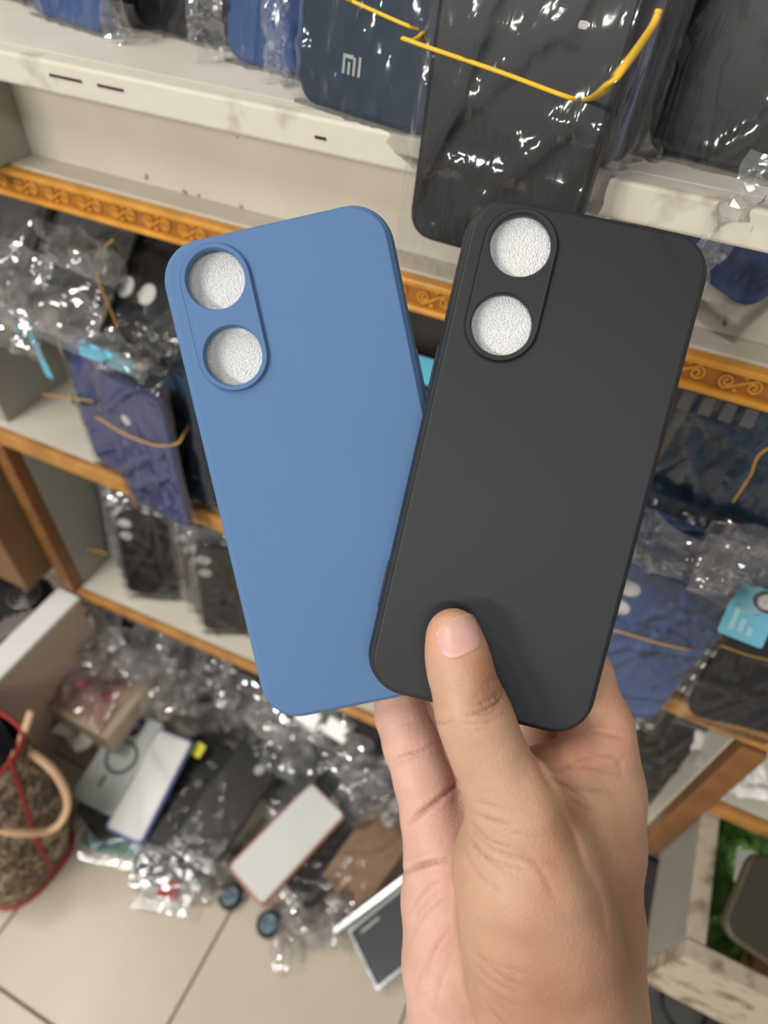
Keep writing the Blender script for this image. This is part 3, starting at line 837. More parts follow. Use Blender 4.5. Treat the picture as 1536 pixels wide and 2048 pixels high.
# -- upper ledge, left to right
packed_case(stand(-0.452, 0.392, LZ, -14, 0.16), M_CBLACK, 'black phone case in clear sleeve at the far left end of the top ledge')
packed_case(stand(-0.380, 0.362, LZ, -14, 0.12), M_CBLUE, 'blue phone case in clear sleeve, leftmost blue one on the top ledge')
packed_case(stand(-0.312, 0.378, LZ, -12, 0.14), M_CBLACK, 'dark grey black phone case between two blue ones on the top ledge')
packed_case(stand(-0.2195, 0.347, LZ, -8, 0.12), M_CBLUE, 'blue phone case in clear sleeve just left of the dark teal case with logo')
mi = packed_case(stand(-0.1515, 0.3025, LZ, -13, 0.16, t=0.0095), M_CNAVY, 'dark teal phone case with silver logo in shiny sleeve on the top ledge', filmseed=3)
def logo(root, cx, cy, s):
    """the two-letter mark on the back"""
    z = 0.0054
    gm = mat('silver_print', rgb(206, 208, 204), 0.35, 0.03, 60)
    def bar(name, x0, y0, x1, y1):
        return mko(name, box_mesh((x1-x0)*s, (y1-y0)*s, 0.0005, 0.0001, gm, 1), root, Matrix.Translation((cx + (x0+x1)/2*s, cy + (y0+y1)/2*s, z)))
    m_ = bar('letter_m', -1.0, -0.75, -0.72, 0.75)
    for q in ((-0.72, 0.45, 0.2, 0.75), (-0.40, -0.75, -0.12, 0.2), (0.2, -0.75, 0.48, 0.62)):
        o = bar('letter_stroke', *q)
    bar('letter_i', 0.8, -0.75, 1.08, 0.75)
logo(mi, -0.006, -0.062, 0.0050)
# -- the bundle hanging over the nosing
bt = 0.0100
P0 = at_t(812, 470, 0.303)
upb = Vector((0.02, 0.11, 0.99)).normalized(); rb = Vector((1, -0.02, 0))
def bundle_m(k, dz, dx=0.0):
    m = frame(Vector((0, 0, 0)), rb, upb); x = Vector((m[0][0], m[1][0], m[2][0])); n = Vector((m[0][2], m[1][2], m[2][2]))
    c = P0 + x*(0.0375 + dx) + upb*(0.0815 + dz) - n*(bt/2 + k*0.0115)
    for i in range(3): m[i][3] = c[i]
    return m
front = packed_case(bundle_m(0, 0), M_CBLACK, 'black phone case at the front of the rubber-banded bundle hanging over the ledge', 'black cases in the banded bundle', w=0.075, t=bt, filmseed=5)
mko('size_sticker', slab_mesh(0.0036, 0.0026, 0.0006, 0.0006, M_WHITE, 0.0002, 2), front, Matrix.Translation((0.019, 0.005, bt/2 + 0.0003)))
rb_names = ['second black case in the banded bundle, behind the front one', 'blue case inside the banded bundle over the ledge', 'black case near the back of the banded bundle', 'rearmost black case of the banded bundle on the ledge']
for k in range(4):
    packed_case(bundle_m(k+1.15+0.12*k, 0.037, 0.003*k), (M_CBLACK, M_CPURP, M_CBLACK, M_CBLACK)[k], rb_names[k], 'black cases in the banded bundle', w=0.075, t=bt, filmseed=6+k)
bf = bundle_m(0, 0); fx = Vector((bf[0][0], bf[1][0], bf[2][0])); fy = upb; fn = Vector((bf[0][2], bf[1][2], bf[2][2])); fc = Vector((bf[0][3], bf[1][3], bf[2][3]))
FR = bt/2 + 0.0022
def on_face(u, v):
    r = Vector(ray(u, v)); o = Vector(EYE); p = fc + fn*FR
    return o + r*((p-o).dot(fn)/r.dot(fn))
a0 = on_face(816, 80); a1 = on_face(1000, 144); a2 = on_face(1135, 194)
def on_side(u, v):
    r = Vector(ray(u, v)); o = Vector(EYE); p = fc + fx*0.0495
    return o + r*((p-o).dot(fx)/r.dot(fx))
q = a2 + fx*0.006 - fn*0.002
band('rubber_band', [a0 - fn*0.045 + fy*0.012, a0 - fn*0.012 - fx*0.001, a0, a1, a2, q, on_side(1215, 172), on_side(1300, 60), on_side(1318, 20)], 'bright yellow rubber band around the black bundle on the ledge', 0.0011)
# the band on the dark teal case
mf = mi.matrix_world; mx_, my_, mz_ = [Vector((mf[0][i], mf[1][i], mf[2][i])) for i in range(3)]; mc_ = mf.translation
def on_mi(u, v):
    r = Vector(ray(u, v)); o = Vector(EYE); p = mc_ + mz_*0.0078
    return o + r*((p-o).dot(mz_)/r.dot(mz_))
band('rubber_band', [on_mi(660, -18), on_mi(735, 16), on_mi(812, 50), on_mi(830, 60) - mz_*0.006], 'thin yellow rubber band across the dark teal case with logo', 0.001)
# -- right of the bundle
packed_case(stand(0.010, 0.330, LZ, -8, 0.10), M_CBLACK, 'black phone case in loose sleeve standing on the ledge right of the banded bundle', filmseed=9)
packed_case(stand(0.062, 0.372, LZ, -4, 0.10), M_CBLACK, 'black phone case at the back right of the top ledge')
packed_case(stand(-0.050, 0.40, LZ, -4, 0.06), M_CBLACK, 'black phone case standing behind the banded bundle')
rm = frame(at_t(1668, 215, 0.280), (0.93, -0.1, -0.30), (0.36, 0.12, 0.92))
packed_case(rm, M_CBLUE, 'blue phone case in clear sleeve leaning at the right edge of the ledge', w=0.074, filmseed=2)
flaps = ((1205, 230, .283, .020, .10, 'clear sleeve edge hanging at the right side of the banded bundle, front one'), (1235, 210, .292, .018, .11, 'clear sleeve edge at the right side of the banded bundle, middle one'), (1268, 200, .302, .018, .10, 'clear sleeve edge at the right side of the banded bundle, rear one'),
         (1262, 330, .300, .018, .035, 'crinkled sleeve corner below the banded bundle'), (240, 25, .375, .014, .04, 'crinkled sleeve edge right of the leftmost blue case'), (418, 60, .355, .014, .05, 'crinkled sleeve edge between the black and the blue case on the ledge'),
         (1440, 430, .268, .020, .06, 'clear sleeve edge left of the blue case at the right edge'), (560, 90, .335, .012, .06, 'clear sleeve edge left of the dark teal logo case'))
for k, (u, v, t_, w, h_, lb) in enumerate(flaps):
    o = mko('plastic_sleeve', crumple_mesh(w, h_, 110+k, FILMH, 0.004, 10, 30), None); o.matrix_world = frame(at_t(u, v, t_), (0.8, 0.55, 0), (0.0 if u < 1400 else 0.3, 0.1, 1))
    tag(o, lb, 'plastic sleeve')
# dark back row closing the ledge
for k, x in enumerate((-0.40, -0.33, -0.255, -0.17, -0.09, 0.14)):
    packed_case(stand(x, 0.425, LZ, -4, 0.05), (M_CNAVY, M_CBLACK, M_CBLUE, M_CBLACK, M_CNAVY, M_CBLACK)[k],
                ('navy case in the back row of the ledge, leftmost', 'black case in the back row of the ledge, left part', 'blue case in the back row of the ledge', 'black case in the back row behind the logo case', 'navy case in the back row left of the bundle', 'black case in the back row at the right end')[k], film=None)

# ------------------------------------------------------------------ left compartment of the upper shelf
S2 = -0.4865     # top of the middle shelf (left part)
def s2(x): return -0.4935 + (x+0.632)*0.0204 + 0.0012
CAMROW = (('dot', -0.020, 0.062, 0.0075, 0.0065),)
for k, (x, y) in enumerate(((-0.50, 0.415), (-0.455, 0.405), (-0.410, 0.395), (-0.365, 0.385), (-0.325, 0.378), (-0.283, 0.372))):
    packed_case(stand(x, y, s2(x) + 0.004, 4, 0.02, 0.05, h=0.163), M_CBLACK, 'black phone case fanned in the upper left compartment, ' + ('leftmost','second from left','third from left','fourth from left','fifth from left','rightmost')[k], 'fanned black cases in the upper left compartment', cams=CAMROW, film=FILMH if k % 2 else FILM)
tip_lab = ('black phone case tipped backwards at the left under the gilt trim', 'black phone case tipped backwards under the gilt trim, middle one', 'black phone case with three white foam ovals tipped back under the gilt trim')
for k in range(3):
    x = -0.53 + 0.075*k
    m_ = frame(R(x, 0.378 + 0.004*k, -0.250 - 0.022*k), (0.98, -0.05, -0.12), (0.05, 0.75, 0.66))
    cs = ()
    if k == 2: cs = [('dot', p.x, p.y, 0.0078, 0.0098) for p in (loc_on(m_, 216, 564), loc_on(m_, 259, 578), loc_on(m_, 302, 594))]
    packed_case(m_, M_CBLACK, tip_lab[k], film=FILMH if k < 2 else FILM, h=0.12, cams=cs)
for k, (u, v, y, w, h_) in enumerate(((60, 545, .352, .09, .05), (160, 620, .345, .09, .04), (50, 625, .345, .08, .05), (285, 700, .328, .06, .025), (210, 500, .372, .08, .03))):
    o = mko('plastic_sleeve', crumple_mesh(w, h_, 20+k, FILMH, 0.010), None); o.matrix_world = frame(at_y(u, v, y), (1, -0.05, -0.15), (0.05, 0.6, 0.8))
    tag(o, ('wrinkled clear sleeve over the tipped black cases at the left', 'wrinkled clear sleeve just above the cyan header cards', 'wrinkled clear sleeve at the left edge above the cyan card', 'small wrinkled sleeve end above the hanging indigo case', 'wrinkled sleeve end close under the gilt trim')[k], 'plastic sleeve')
b1 = packed_case(stand(-0.437, 0.3415, s2(-0.437) + 0.004, -3, 0.03, -0.03), M_CPURP, 'indigo phone case in sleeve on the middle shelf, left of the pair', filmseed=11, h=0.158)
b2 = packed_case(stand(-0.376, 0.3205, s2(-0.37) - 0.010, -6, 0.0, -0.02), M_CPURP, 'indigo phone case with white dot hanging over the middle shelf edge', filmseed=12, cams=(('dot', -0.010, 0.038, 0.0055, 0.0055),), h=0.158)
packed_case(stand(-0.366, 0.345, s2(-0.37) + 0.004, -6, 0.02), M_CTEAL, 'teal phone case right behind the hanging indigo one', h=0.163)
for k, x in enumerate((-0.318, -0.298, -0.272)):
    packed_case(stand(x, 0.352 + 0.008*k, s2(x) + 0.004, 20, 0.05, -0.03), M_CBLACK, ('black phone case directly right of the indigo pair', 'middle black phone case right of the indigo pair', 'black phone case half hidden by the blue held case')[k], film=FILM if k != 1 else None)
def header_tag(name, mtx, w, h, material, label, group=None):
    o = mko(name, slab_mesh(w, h, 0.0008, 0.002, material, 0.0002, 3), None); o.matrix_world = mtx
    return tag(o, label, 'header card', group)
header_tag('header_card', frame(at_y(78, 705, 0.331), (0.5, -0.1, -0.2), (-0.10, 0.02, 0.97)), 0.012, 0.052, M_CYAN, 'narrow cyan header card at the left of the indigo cases')
header_tag('header_card', frame(at_y(215, 716, 0.3130), (1, -0.05, 0.02), (0, 0.3, 0.9)), 0.060, 0.012, M_CYAN, 'cyan header card above the hanging indigo case')
header_tag('header_card', frame(at_y(860, 745, 0.37), (1, 0, 0), (0, 0.2, 1)), 0.03, 0.02, M_CYAN, 'cyan header card in the gap between the two held cases')
# stray bands
bz = 0.3145
band('rubber_band', [at_y(192, 836, bz + .012), at_y(200, 838, bz), at_y(250, 868, bz), at_y(310, 890, bz), at_y(352, 888, bz), at_y(366, 872, bz + .008), at_y(378, 850, bz + .028)], 'old tan rubber band around the hanging indigo case', 0.0012, M_BANDOLD)
band('rubber_band', [at_y(85, 788, 0.337), at_y(140, 795, 0.3325), at_y(186, 803, 0.3325)], 'old tan rubber band around the left indigo case', 0.0011, M_BANDOLD)
band('rubber_band', [at_y(228, 478, 0.358), at_y(193, 515, 0.354), at_y(197, 560, 0.352), at_y(215, 605, 0.350), at_y(236, 655, 0.348)], 'thin tan rubber band strand hanging over the dark upper left cases', 0.0011, M_BANDOLD)
packed_case(stand(-0.140, 0.40, s2(-0.14) + .004, 0, 0.05), M_CBLACK, 'black phone case in the gap between the two held cases', film=FILM)
packed_case(stand(-0.200, 0.40, s2(-0.2) + .004, 0, 0.05), M_CBLACK, 'black phone case hidden behind the blue held case', film=None)

# ------------------------------------------------------------------ right compartment of the upper shelf
packed_case(stand(0.070, 0.352, s2(.07) + 0.11, -3, 0.04, -0.10, h=0.163), M_CTEAL, 'dark teal blue phone case under the gilt trim at the right', w=0.085, filmseed=4, h=0.150)
packed_case(stand(0.140, 0.365, s2(.14) + 0.10, -3, 0.04, -0.10, h=0.163), M_CTEAL, 'dark teal blue phone case at the right edge under the gilt trim', w=0.08, filmseed=6, h=0.150)
for k in range(4):
    p = at_y(1372 + 42*k, 800 + 12*k, 0.338)
    o = mko('hook_clip', slab_mesh(0.007, 0.011, 0.003, 0.001, mat('grey_clip', rgb(92, 92, 92), 0.3), 0.0008, 3), None); o.matrix_world = frame(p, (1, 0, -0.1), (0, 0.2, 1))
    tag(o, ('grey plastic hook clip nearest the black held case, under the trim', 'second grey plastic hook clip from the black held case', 'third grey plastic hook clip from the black held case', 'grey plastic hook clip at the right edge under the trim')[k], 'clip', 'hook clips on the teal cases')
packed_case(stand(0.066, 0.336, s2(.06) + 0.010, -2, 0.03, -0.02), M_CBLUE, 'blue phone case behind the front blue case at the right, higher top edge', filmseed=8, w=0.079)
packed_case(stand(0.073, 0.3150, s2(.06) - 0.014, -2, 0.0, -0.01), M_CBLUE, 'blue phone case with foam dots hanging over the right shelf edge', filmseed=13, w=0.079, cams=(('dot', -0.024, 0.062, 0.008, 0.008), ('dot', -0.024, 0.040, 0.008, 0.008)))
band('rubber_band', [at_y(1500, 955, .339) + Vector((0.02, 0, 0.045)), at_y(1530, 900, .341), at_y(1500, 952, .340), at_y(1466, 1004, .340)], 'tan rubber band strand over the dark teal case at the right', 0.0012, M_BANDOLD)
band('rubber_band', [at_y(1205, 1255, .309), at_y(1245, 1265, .307), at_y(1305, 1283, .307), at_y(1368, 1298, .307), at_y(1385, 1296, .315)], 'yellow rubber band around the blue case hanging at the right', 0.0009, M_BANDOLD)
band('rubber_band', [at_y(1440, 1290, .315), at_y(1490, 1308, .315), at_y(1545, 1322, .315)], 'yellow rubber band across the black cases at the right edge', 0.001, M_BANDOLD)
for k, (x, y, dz, yw) in enumerate(((0.170, 0.330, 0.006, 12), (0.190, 0.345, 0.012, 8), (0.215, 0.362, 0.02, 5))):
    packed_case(stand(x, y, s2(x) + dz*0.3 + 0.002, yw, 0.28, 0.0, h=0.10), M_CBLACK, ('short black case bundle front on the right shelf', 'short black case behind the front one on the right shelf', 'rearmost short black case on the right shelf')[k], h=0.10, film=FILM if k < 2 else None, filmseed=7)
for k in range(4):
    p = at_y(1418 - 20*k, 1304 + 23*k, 0.3165)
    o = mko('price_sticker', slab_mesh(0.008, 0.0055, 0.0006, 0.001, M_OVAL, 0.0002, 2), None); o.matrix_world = frame(p, (1, -0.1, -0.25), (0.1, 0.25, 1))
    tag(o, ('white sticker on the black cases at the right, topmost of four', 'white sticker on the black cases, second from top', 'white sticker on the black cases, third from top', 'white sticker on the black cases, lowest of four')[k], 'sticker', 'stickers on the black cases')
# cyan tag with emblem and print
ctag = empty('hang_tag', frame(at_y(1500, 1228, 0.300), (1, 0.0, 0.0), (0.02, 0.72, 0.68)), 'cyan hang tag with round black emblem and pale print at the right edge', 'hang tag')
mko('card', slab_mesh(0.026, 0.034, 0.0008, 0.002, M_CYAN, 0.0002, 3), ctag)
em = mko('emblem_ring', torus_mesh(0.0055, 0.0010, M_INK, 24, 6, 1.2), ctag, Matrix.Translation((0.006, 0.010, 0.0006)))
mko('emblem_face', disc_mesh(0.0055, 0.0046, 0.0005, M_OVAL, 18), ctag, Matrix.Translation((0.006, 0.010, 0.0005)))
for k in range(3):
    mko('print_line', box_mesh(0.003, (0.013, 0.008, 0.005)[k], 0.0002, 0, M_CYANTXT), ctag, Matrix.Translation((-0.007 + 0.005*k, -0.006 - 0.002*k, 0.0006)))

# ------------------------------------------------------------------ lower compartment
def s3(x): return -0.792 + (x+0.612)*0.0678 + 0.0012
OV = (('dot', -0.0275, 0.060, 0.0088, 0.0078), ('dot', -0.0275, 0.038, 0.0080, 0.0072))
for k in range(5):
    x = -0.572 + 0.019*k; y = 0.420 - 0.012*k
    packed_case(stand(x, y, s3(x) + 0.003, 24, 0.10, -0.10), (M_CTEAL, M_CBLACK, M_CBLACK, M_CBLACK, M_CBLACK)[k], 'dark phone case, left fan in the lower compartment, ' + ('leftmost','second from left','third from left','fourth from left','fifth from left','rightmost')[k] if k else 'teal blue case at the back of the left fan in the lower compartment', 'left fan of cases in the lower compartment' if k else None, cams=OV if k != 0 else (), film=FILMH if k % 2 else FILM, h=0.150)
for k in range(6):
    x = -0.462 + 0.020*k; y = 0.424 - 0.011*k
    packed_case(stand(x, y, s3(x) + 0.003, 26, 0.08, -0.06), M_CBLACK, 'black phone case, right fan in the lower compartment, ' + ('leftmost','second from left','third from left','fourth from left','fifth from left','rightmost')[k], 'right fan of cases in the lower compartment', cams=OV, film=FILMH if k % 2 == 0 else FILM, h=0.155)
band('rubber_band', [at_y(140, 1088, .385), at_y(175, 1097, .375), at_y(215, 1108, .372)], 'tan rubber band around the left fan in the lower compartment', 0.0013, M_BANDOLD)
packed_case(stand(-0.02, 0.42, s3(-.02) + .003, 5, 0.1), M_CBLACK, 'black phone case in the lower compartment behind the hand', film=None)
packed_case(stand(0.148, 0.372, s3(.148) + .003, 6, 0.12, -0.05), M_CBLACK, 'black phone case with ring camera marks beside the right post', filmseed=10, cams=(('plate', -0.020, 0.050, 0.026, 0.030, M_CBLACK, ((-0.006, 0.008, 0.005, M_OVAL), (0.006, 0.000, 0.004, M_GREYG), (-0.006, -0.008, 0.005, M_OVAL))),))
packed_case(stand(0.095, 0.392, s3(.095) + .003, 0, 0.1), M_CBLACK, 'black phone case behind the index finger in the lower compartment', film=FILM)

# ------------------------------------------------------------------ right bay: white packets and the pulled out drawer
for k, (u, v, y) in enumerate(((1455, 1570, .365), (1500, 1540, .375), (1530, 1585, .36), (1490, 1605, .352))):
    o = mko('foam_packet', crumple_mesh(0.07, 0.05, 40+k, mat('white_crumpled_film', rgb(228, 226, 220), 0.3, 0.05, 60), 0.010), None)
    o.matrix_world = Matrix.Translation(Vector((at_y(u, v, y).x, y + 0.02, CAMZ - 0.6095 + 0.0125*k))) @ Matrix.Rotation(k*1.3, 4, 'Z')
    tag(o, ('crumpled white packet on the right bay shelf, nearest the post', 'crumpled white packet at the back of the right bay shelf', 'crumpled white packet at the right edge of the bay shelf', 'topmost crumpled white packet on the right bay shelf')[k], 'packet', 'white packets on the right bay shelf')
dr = empty('drawer', Matrix.Translation(R(0.30, 0.30, -0.749)), 'grey weathered wooden drawer pulled out below the right bay', 'drawer')
def dbox(name, lo, hi, material, bev=0.001): return box(name, R(*lo), R(*hi), material, dr, bev)
dbox('side_board', (0.2075, 0.228, -0.748), (0.2235, 0.58, -0.642), M_GREYPAINT)
dbox('side_rim', (0.2073, 0.2278, -0.6418), (0.2237, 0.58, -0.637), M_GREYWOOD, 0.0015)
dbox('side_board', (0.46, 0.228, -0.748), (0.476, 0.58, -0.64), M_GREYPAINT)
dbox('front_board', (0.2073, 0.211, -0.750), (0.4762, 0.2275, -0.642), M_GREYWOOD, 0.0015)
dbox('front_rim', (0.2071, 0.2105, -0.6418), (0.4764, 0.2277, -0.636), M_GREYWOOD, 0.0018)
dbox('bottom_board', (0.2238, 0.228, -0.748), (0.4598, 0.58, -0.742), M_CBLACK)
gp = mko('green_packet', crumple_mesh(0.055, 0.13, 61, M_GREEN, 0.008), None); gp.matrix_world = Matrix.Translation(R(0.256, 0.302, -0.690)) @ Matrix.Rotation(-0.1, 4, 'Z') @ Matrix.Rotation(0.25, 4, 'X'); tag(gp, 'shiny green packet inside the pulled out drawer', 'packet')
gp2 = mko('white_label_packet', slab_mesh(0.020, 0.035, 0.004, 0.003, M_OVAL, 0.001, 3), None); gp2.matrix_world = frame(R(0.262, 0.322, -0.668), (1, 0.1, 0), (-0.05, 1, 0.15)); tag(gp2, 'small pale label packet lying on the green one in the drawer', 'packet')
wb = box('wood_strip', R(0.274, 0.238, -0.712), R(0.296, 0.375, -0.672), M_LWOOD, None, 0.002); tag(wb, 'light wooden strip lying in the pulled out drawer', 'wood strip')
ws = mko('white_case', slab_mesh(0.03, 0.14, 0.009, 0.004, M_WHITE, 0.002, 4), None); ws.matrix_world = frame(R(0.323, 0.315, -0.70), (0.9, 0, 0.3), (0.1, 1, 0.1)); tag(ws, 'white slim box inside the drawer at the right edge', 'box')
ol = empty('phone_case', frame(at_z(1560, 1835, -0.618), (0.98, -0.14, -0.10), (0.16, 0.93, 0.33)), 'olive brown phone case with pale rim lying across the drawer front', 'phone case')
mko('shell', slab_mesh(0.078, 0.075, 0.012, 0.014, M_COLIVEL, 0.003, 6), ol); mko('inner_panel', slab_mesh(0.0745, 0.0715, 0.003, 0.012, M_COLIVE, 0.001, 6), ol, Matrix.Translation((0.001, 0.001, 0.0058)))
# things stacked on the floor under the drawer
packed_case(frame(R(0.205, 0.300, -0.83), (1, 0, 0), (0.02, 0.5, 0.86)), M_CBLACK, 'navy black rounded case between the hand and the drawer', film=None, w=0.075, h=0.14)
lab = mko('white_sticker', slab_mesh(0.016, 0.009, 0.001, 0.002, M_WHITE, 0.0003, 3), None); lab.matrix_world = frame(at_z(1280, 1886, -0.885), (1, -0.1, -0.2), (0.1, 0.9, 0.3)); tag(lab, 'small white sticker on the dark packet right of the wrist', 'sticker')
dk = packed_case(frame(R(0.192, 0.212, -0.905), (0.99, -0.1, 0), (0.05, 0.85, 0.5)), mat('dark_grey_card', rgb(74, 74, 72), 0.5), 'dark grey packet standing beside the wrist below the drawer', film=FILM, w=0.06, h=0.13)
rg = empty('phone_case', frame(at_z(1365, 2005, -0.935), (0.98, -0.05, 0), (0.05, 0.98, 0.10)), 'dark grey phone case with black charging ring under the drawer', 'phone case')
mko('shell', slab_mesh(0.078, 0.16, 0.01, 0.011, mat('smoke_case', rgb(78, 78, 74), 0.35), 0.0025), rg); mko('charging_ring', torus_mesh(0.0245, 0.0026, M_INK), rg, Matrix.Translation((0, -0.004, 0.0048)))
packed_case(frame(at_z(1520, 2030, -0.90), (0.98, -0.05, 0), (0.05, 0.98, 0.2)), M_CNAVY, 'navy phone case under the drawer at the bottom right corner', film=FILM)

# ------------------------------------------------------------------ cases and wrappers on the floor
def lying(u, v, zr, updir, tilt=0.0, w=0.073, right_tilt=0.0):
    c = at_z(u, v, zr); up = Vector((updir[0], updir[1], tilt)).normalized()
    rt = Vector((updir[1], -updir[0], right_tilt))
    return frame(c, rt, up)
def packed_on_floor(*a, **k): return packed_case(*a, **k)
packed_case(lying(577, 1682, -0.998, (0.045, 0.15)), M_ROSE, 'white panelled phone case with rose frame lying on the floor', w=0.074, h=0.160, frontmat=M_WHITE, film=None, r=0.008)
packed_case(lying(468, 1590, -0.99, (0.012, 0.175), 0.012), M_CBLACK, 'black phone case with white dot and camera holes lying on the floor', w=0.076, h=0.168, film=FILM, filmseed=4, calm=0.3,
            cams=(('dot', 0.012, 0.046, 0.0075, 0.0075), ('plate', -0.004, 0.066, 0.03, 0.018, M_CBLACK, ((-0.009, 0.004, 0.003, M_GREYG), (0.000, -0.003, 0.003, M_GREYG), (0.009, 0.004, 0.003, M_GREYG)))))
packed_case(lying(303, 1568, -0.985, (-0.012, 0.142), 0.03, right_tilt=0.02), mat('periwinkle_frame', rgb(104, 116, 158), 0.4), 'white panelled phone case with periwinkle edge lying on the floor', w=0.066, h=0.150, frontmat=M_WHITE, film=None, r=0.008)
packed_case(lying(375, 1580, -1.004, (-0.02, 0.16), 0.0), M_CBLACK, 'black phone case lying between the two white panelled ones', w=0.074, h=0.160, film=FILM)
mg = packed_case(lying(240, 1520, -0.985, (-0.005, 0.11), 0.018), M_GREYG, 'grey translucent phone case with dark charging ring and violet lenses', w=0.074, h=0.140, film=None, r=0.009,
                 cams=(('plate', -0.012, 0.052, 0.036, 0.034, M_CBLACK, ((-0.009, 0.008, 0.0048, M_PURPLENS), (-0.009, -0.008, 0.0048, M_PURPLENS), (0.009, 0.0, 0.0048, M_PURPLENS))),))
mko('charging_ring', torus_mesh(0.0225, 0.0024, mat('dark_grey_ring', rgb(92, 96, 92), 0.4)), mg, Matrix.Translation((0.002, 0.004, 0.0055)))
mko('ring_bar', slab_mesh(0.0036, 0.016, 0.002, 0.0015, M_INK, 0.0005, 3), mg, Matrix.Translation((-0.004, -0.035, 0.0052)))
packed_case(lying(205, 1625, -1.008, (0.03, 0.10), 0.0), M_CBLACK, 'black box with coloured dots beside the handbag', w=0.07, h=0.05, film=FILM, r=0.004,
            cams=(('dot', -0.006, 0.006, 0.006, 0.006), ('dot', 0.018, 0.006, 0.005, 0.004)))
st = mko('yellow_sticker', slab_mesh(0.016, 0.020, 0.001, 0.003, M_YELLOW, 0.0003, 3), None); st.matrix_world = lying(397, 1500, -0.978, (0.01, 0.15), 0.05); tag(st, 'yellow sticker on the black case next to the white panel', 'sticker')
packed_case(lying(672, 1690, -1.008, (0.055, 0.15)), M_CBLACK, 'black phone case lying right of the rose framed one', w=0.074, h=0.165, film=FILM, filmseed=6)
packed_case(lying(752, 1690, -0.998, (0.03, 0.15), 0.02), M_TANCASE, 'tan brown phone case with white oval cutout near the palm', w=0.074, h=0.160, film=FILM, calm=0.3,
            cams=(('plate', -0.006, 0.050, 0.018, 0.046, M_OVAL, ()),))
sv = empty('phone_case', lying(790, 1868, -0.985, (0.053, 0.08), 0.05), 'black packaged case in a bright silver foil frame beside the palm', 'phone case')
mko('shell', slab_mesh(0.076, 0.105, 0.008, 0.004, M_CBLACK, 0.001, 3), sv)
for lo, hi in (((-0.038, -0.0525), (-0.0335, 0.0525)), ((0.0335, -0.0525), (0.038, 0.0525)), ((-0.0335, -0.0525), (0.0335, -0.048)), ((-0.0335, 0.048), (0.0335, 0.0525))):
    mko('foil_strip', box_mesh(hi[0]-lo[0], hi[1]-lo[1], 0.002, 0.0004, M_SILVER, 1), sv, Matrix.Translation(((lo[0]+hi[0])/2, (lo[1]+hi[1])/2, 0.0048)))
mko('print_line', box_mesh(0.003, 0.03, 0.0003, 0, M_GREYG), sv, Matrix.Translation((-0.026, -0.022, 0.0043)))
tr = packed_case(lying(742, 1808, -0.988, (0.053, 0.08), 0.03), M_SILVER, 'narrow silver foil strip pack beside the black silver framed case', w=0.011, h=0.12, film=None, r=0.003)
# round black grips, holographic strip, red and white packet, white blocks
def grip(u, v, label):
    root = empty('phone_grip', Matrix.Translation(at_z(u, v, -1.022)), label, 'phone grip')
    mko('base', disc_mesh(0.0165, 0.0165, 0.010, M_CBLACK, 24), root)
    mko('cap', disc_mesh(0.0115, 0.0115, 0.004, mat('iridescent_cap', rgb(104, 124, 136), 0.2, 0.5, 120), 20), root, Matrix.Translation((0, 0, 0.010)))
grip(462, 1795, 'round black phone grip with teal cap at the corner of the white panelled case')
grip(538, 1850, 'round black phone grip on the tiles near the grout line')
hs = packed_case(lying(225, 1690, -1.015, (-0.30, 1.0)), mat('holographic_foil', rgb(120, 214, 168), 0.2, 0.6, 90, 0.2, 90, 0.6, col2=rgb(80, 150, 214)), 'holographic blue green packet on the floor by the handbag', w=0.085, h=0.020, t=0.008, r=0.003, film=FILMH)
rp = packed_case(lying(335, 1778, -1.012, (-0.30, 1.0)), M_WHITE, 'red and white packet in clear wrap at the front of the heap', w=0.075, h=0.024, t=0.008, r=0.003, film=FILMH)
mko('red_panel', slab_mesh(0.030, 0.022, 0.002, 0.002, M_RED, 0.0004, 3), rp, Matrix.Translation((0.004, 0, 0.0042)))
packed_case(lying(350, 1738, -1.008, (-0.28, 1.0)), mat('grey_strip', rgb(96, 104, 100), 0.4), 'grey green flat packet behind the red and white packet', w=0.11, h=0.028, t=0.006, r=0.003, film=FILMH)
for k, (u, v) in enumerate(((618, 1432), (676, 1458))):
    o = box('white_block', (-0.016, -0.012, -0.006), (0.016, 0.012, 0.006), M_WHITE, None, 0.002); o.matrix_world = frame(at_y(u, v, 0.325), (1, -0.1, -0.1), (0.1, 0.7, 0.7))
    tag(o, ('small white charger block under the blue held case', 'white charger block just left of the fingers')[k], 'charger')

packed_case(lying(588, 1515, -1.012, (0.03, 0.15)), M_CBLACK, 'black phone case lying behind the rose framed one on the floor', w=0.075, h=0.15, film=FILMH)
packed_case(lying(690, 1545, -1.012, (0.03, 0.15)), M_CBLACK, 'black phone case half under the fingers on the floor', w=0.075, h=0.14, film=FILMH)
for k, (u, v) in enumerate(((560, 1480), (620, 1520), (530, 1440), (700, 1540), (720, 1620))):
    o = mko('plastic_sleeve', crumple_mesh(0.07, 0.06, 95 + k, FILMH, 0.011), None); o.matrix_world = Matrix.Translation(at_z(u, v, -1.000)) @ Matrix.Rotation(k*1.1, 4, 'Z')
    tag(o, ('crumpled sleeve above the top corner of the rose framed case', 'crumpled sleeve touching the top edge of the rose framed case', 'crumpled sleeve beside the white dot black case', 'crumpled sleeve right of the rose framed case top', 'crumpled sleeve beside the tan case')[k], 'plastic sleeve')
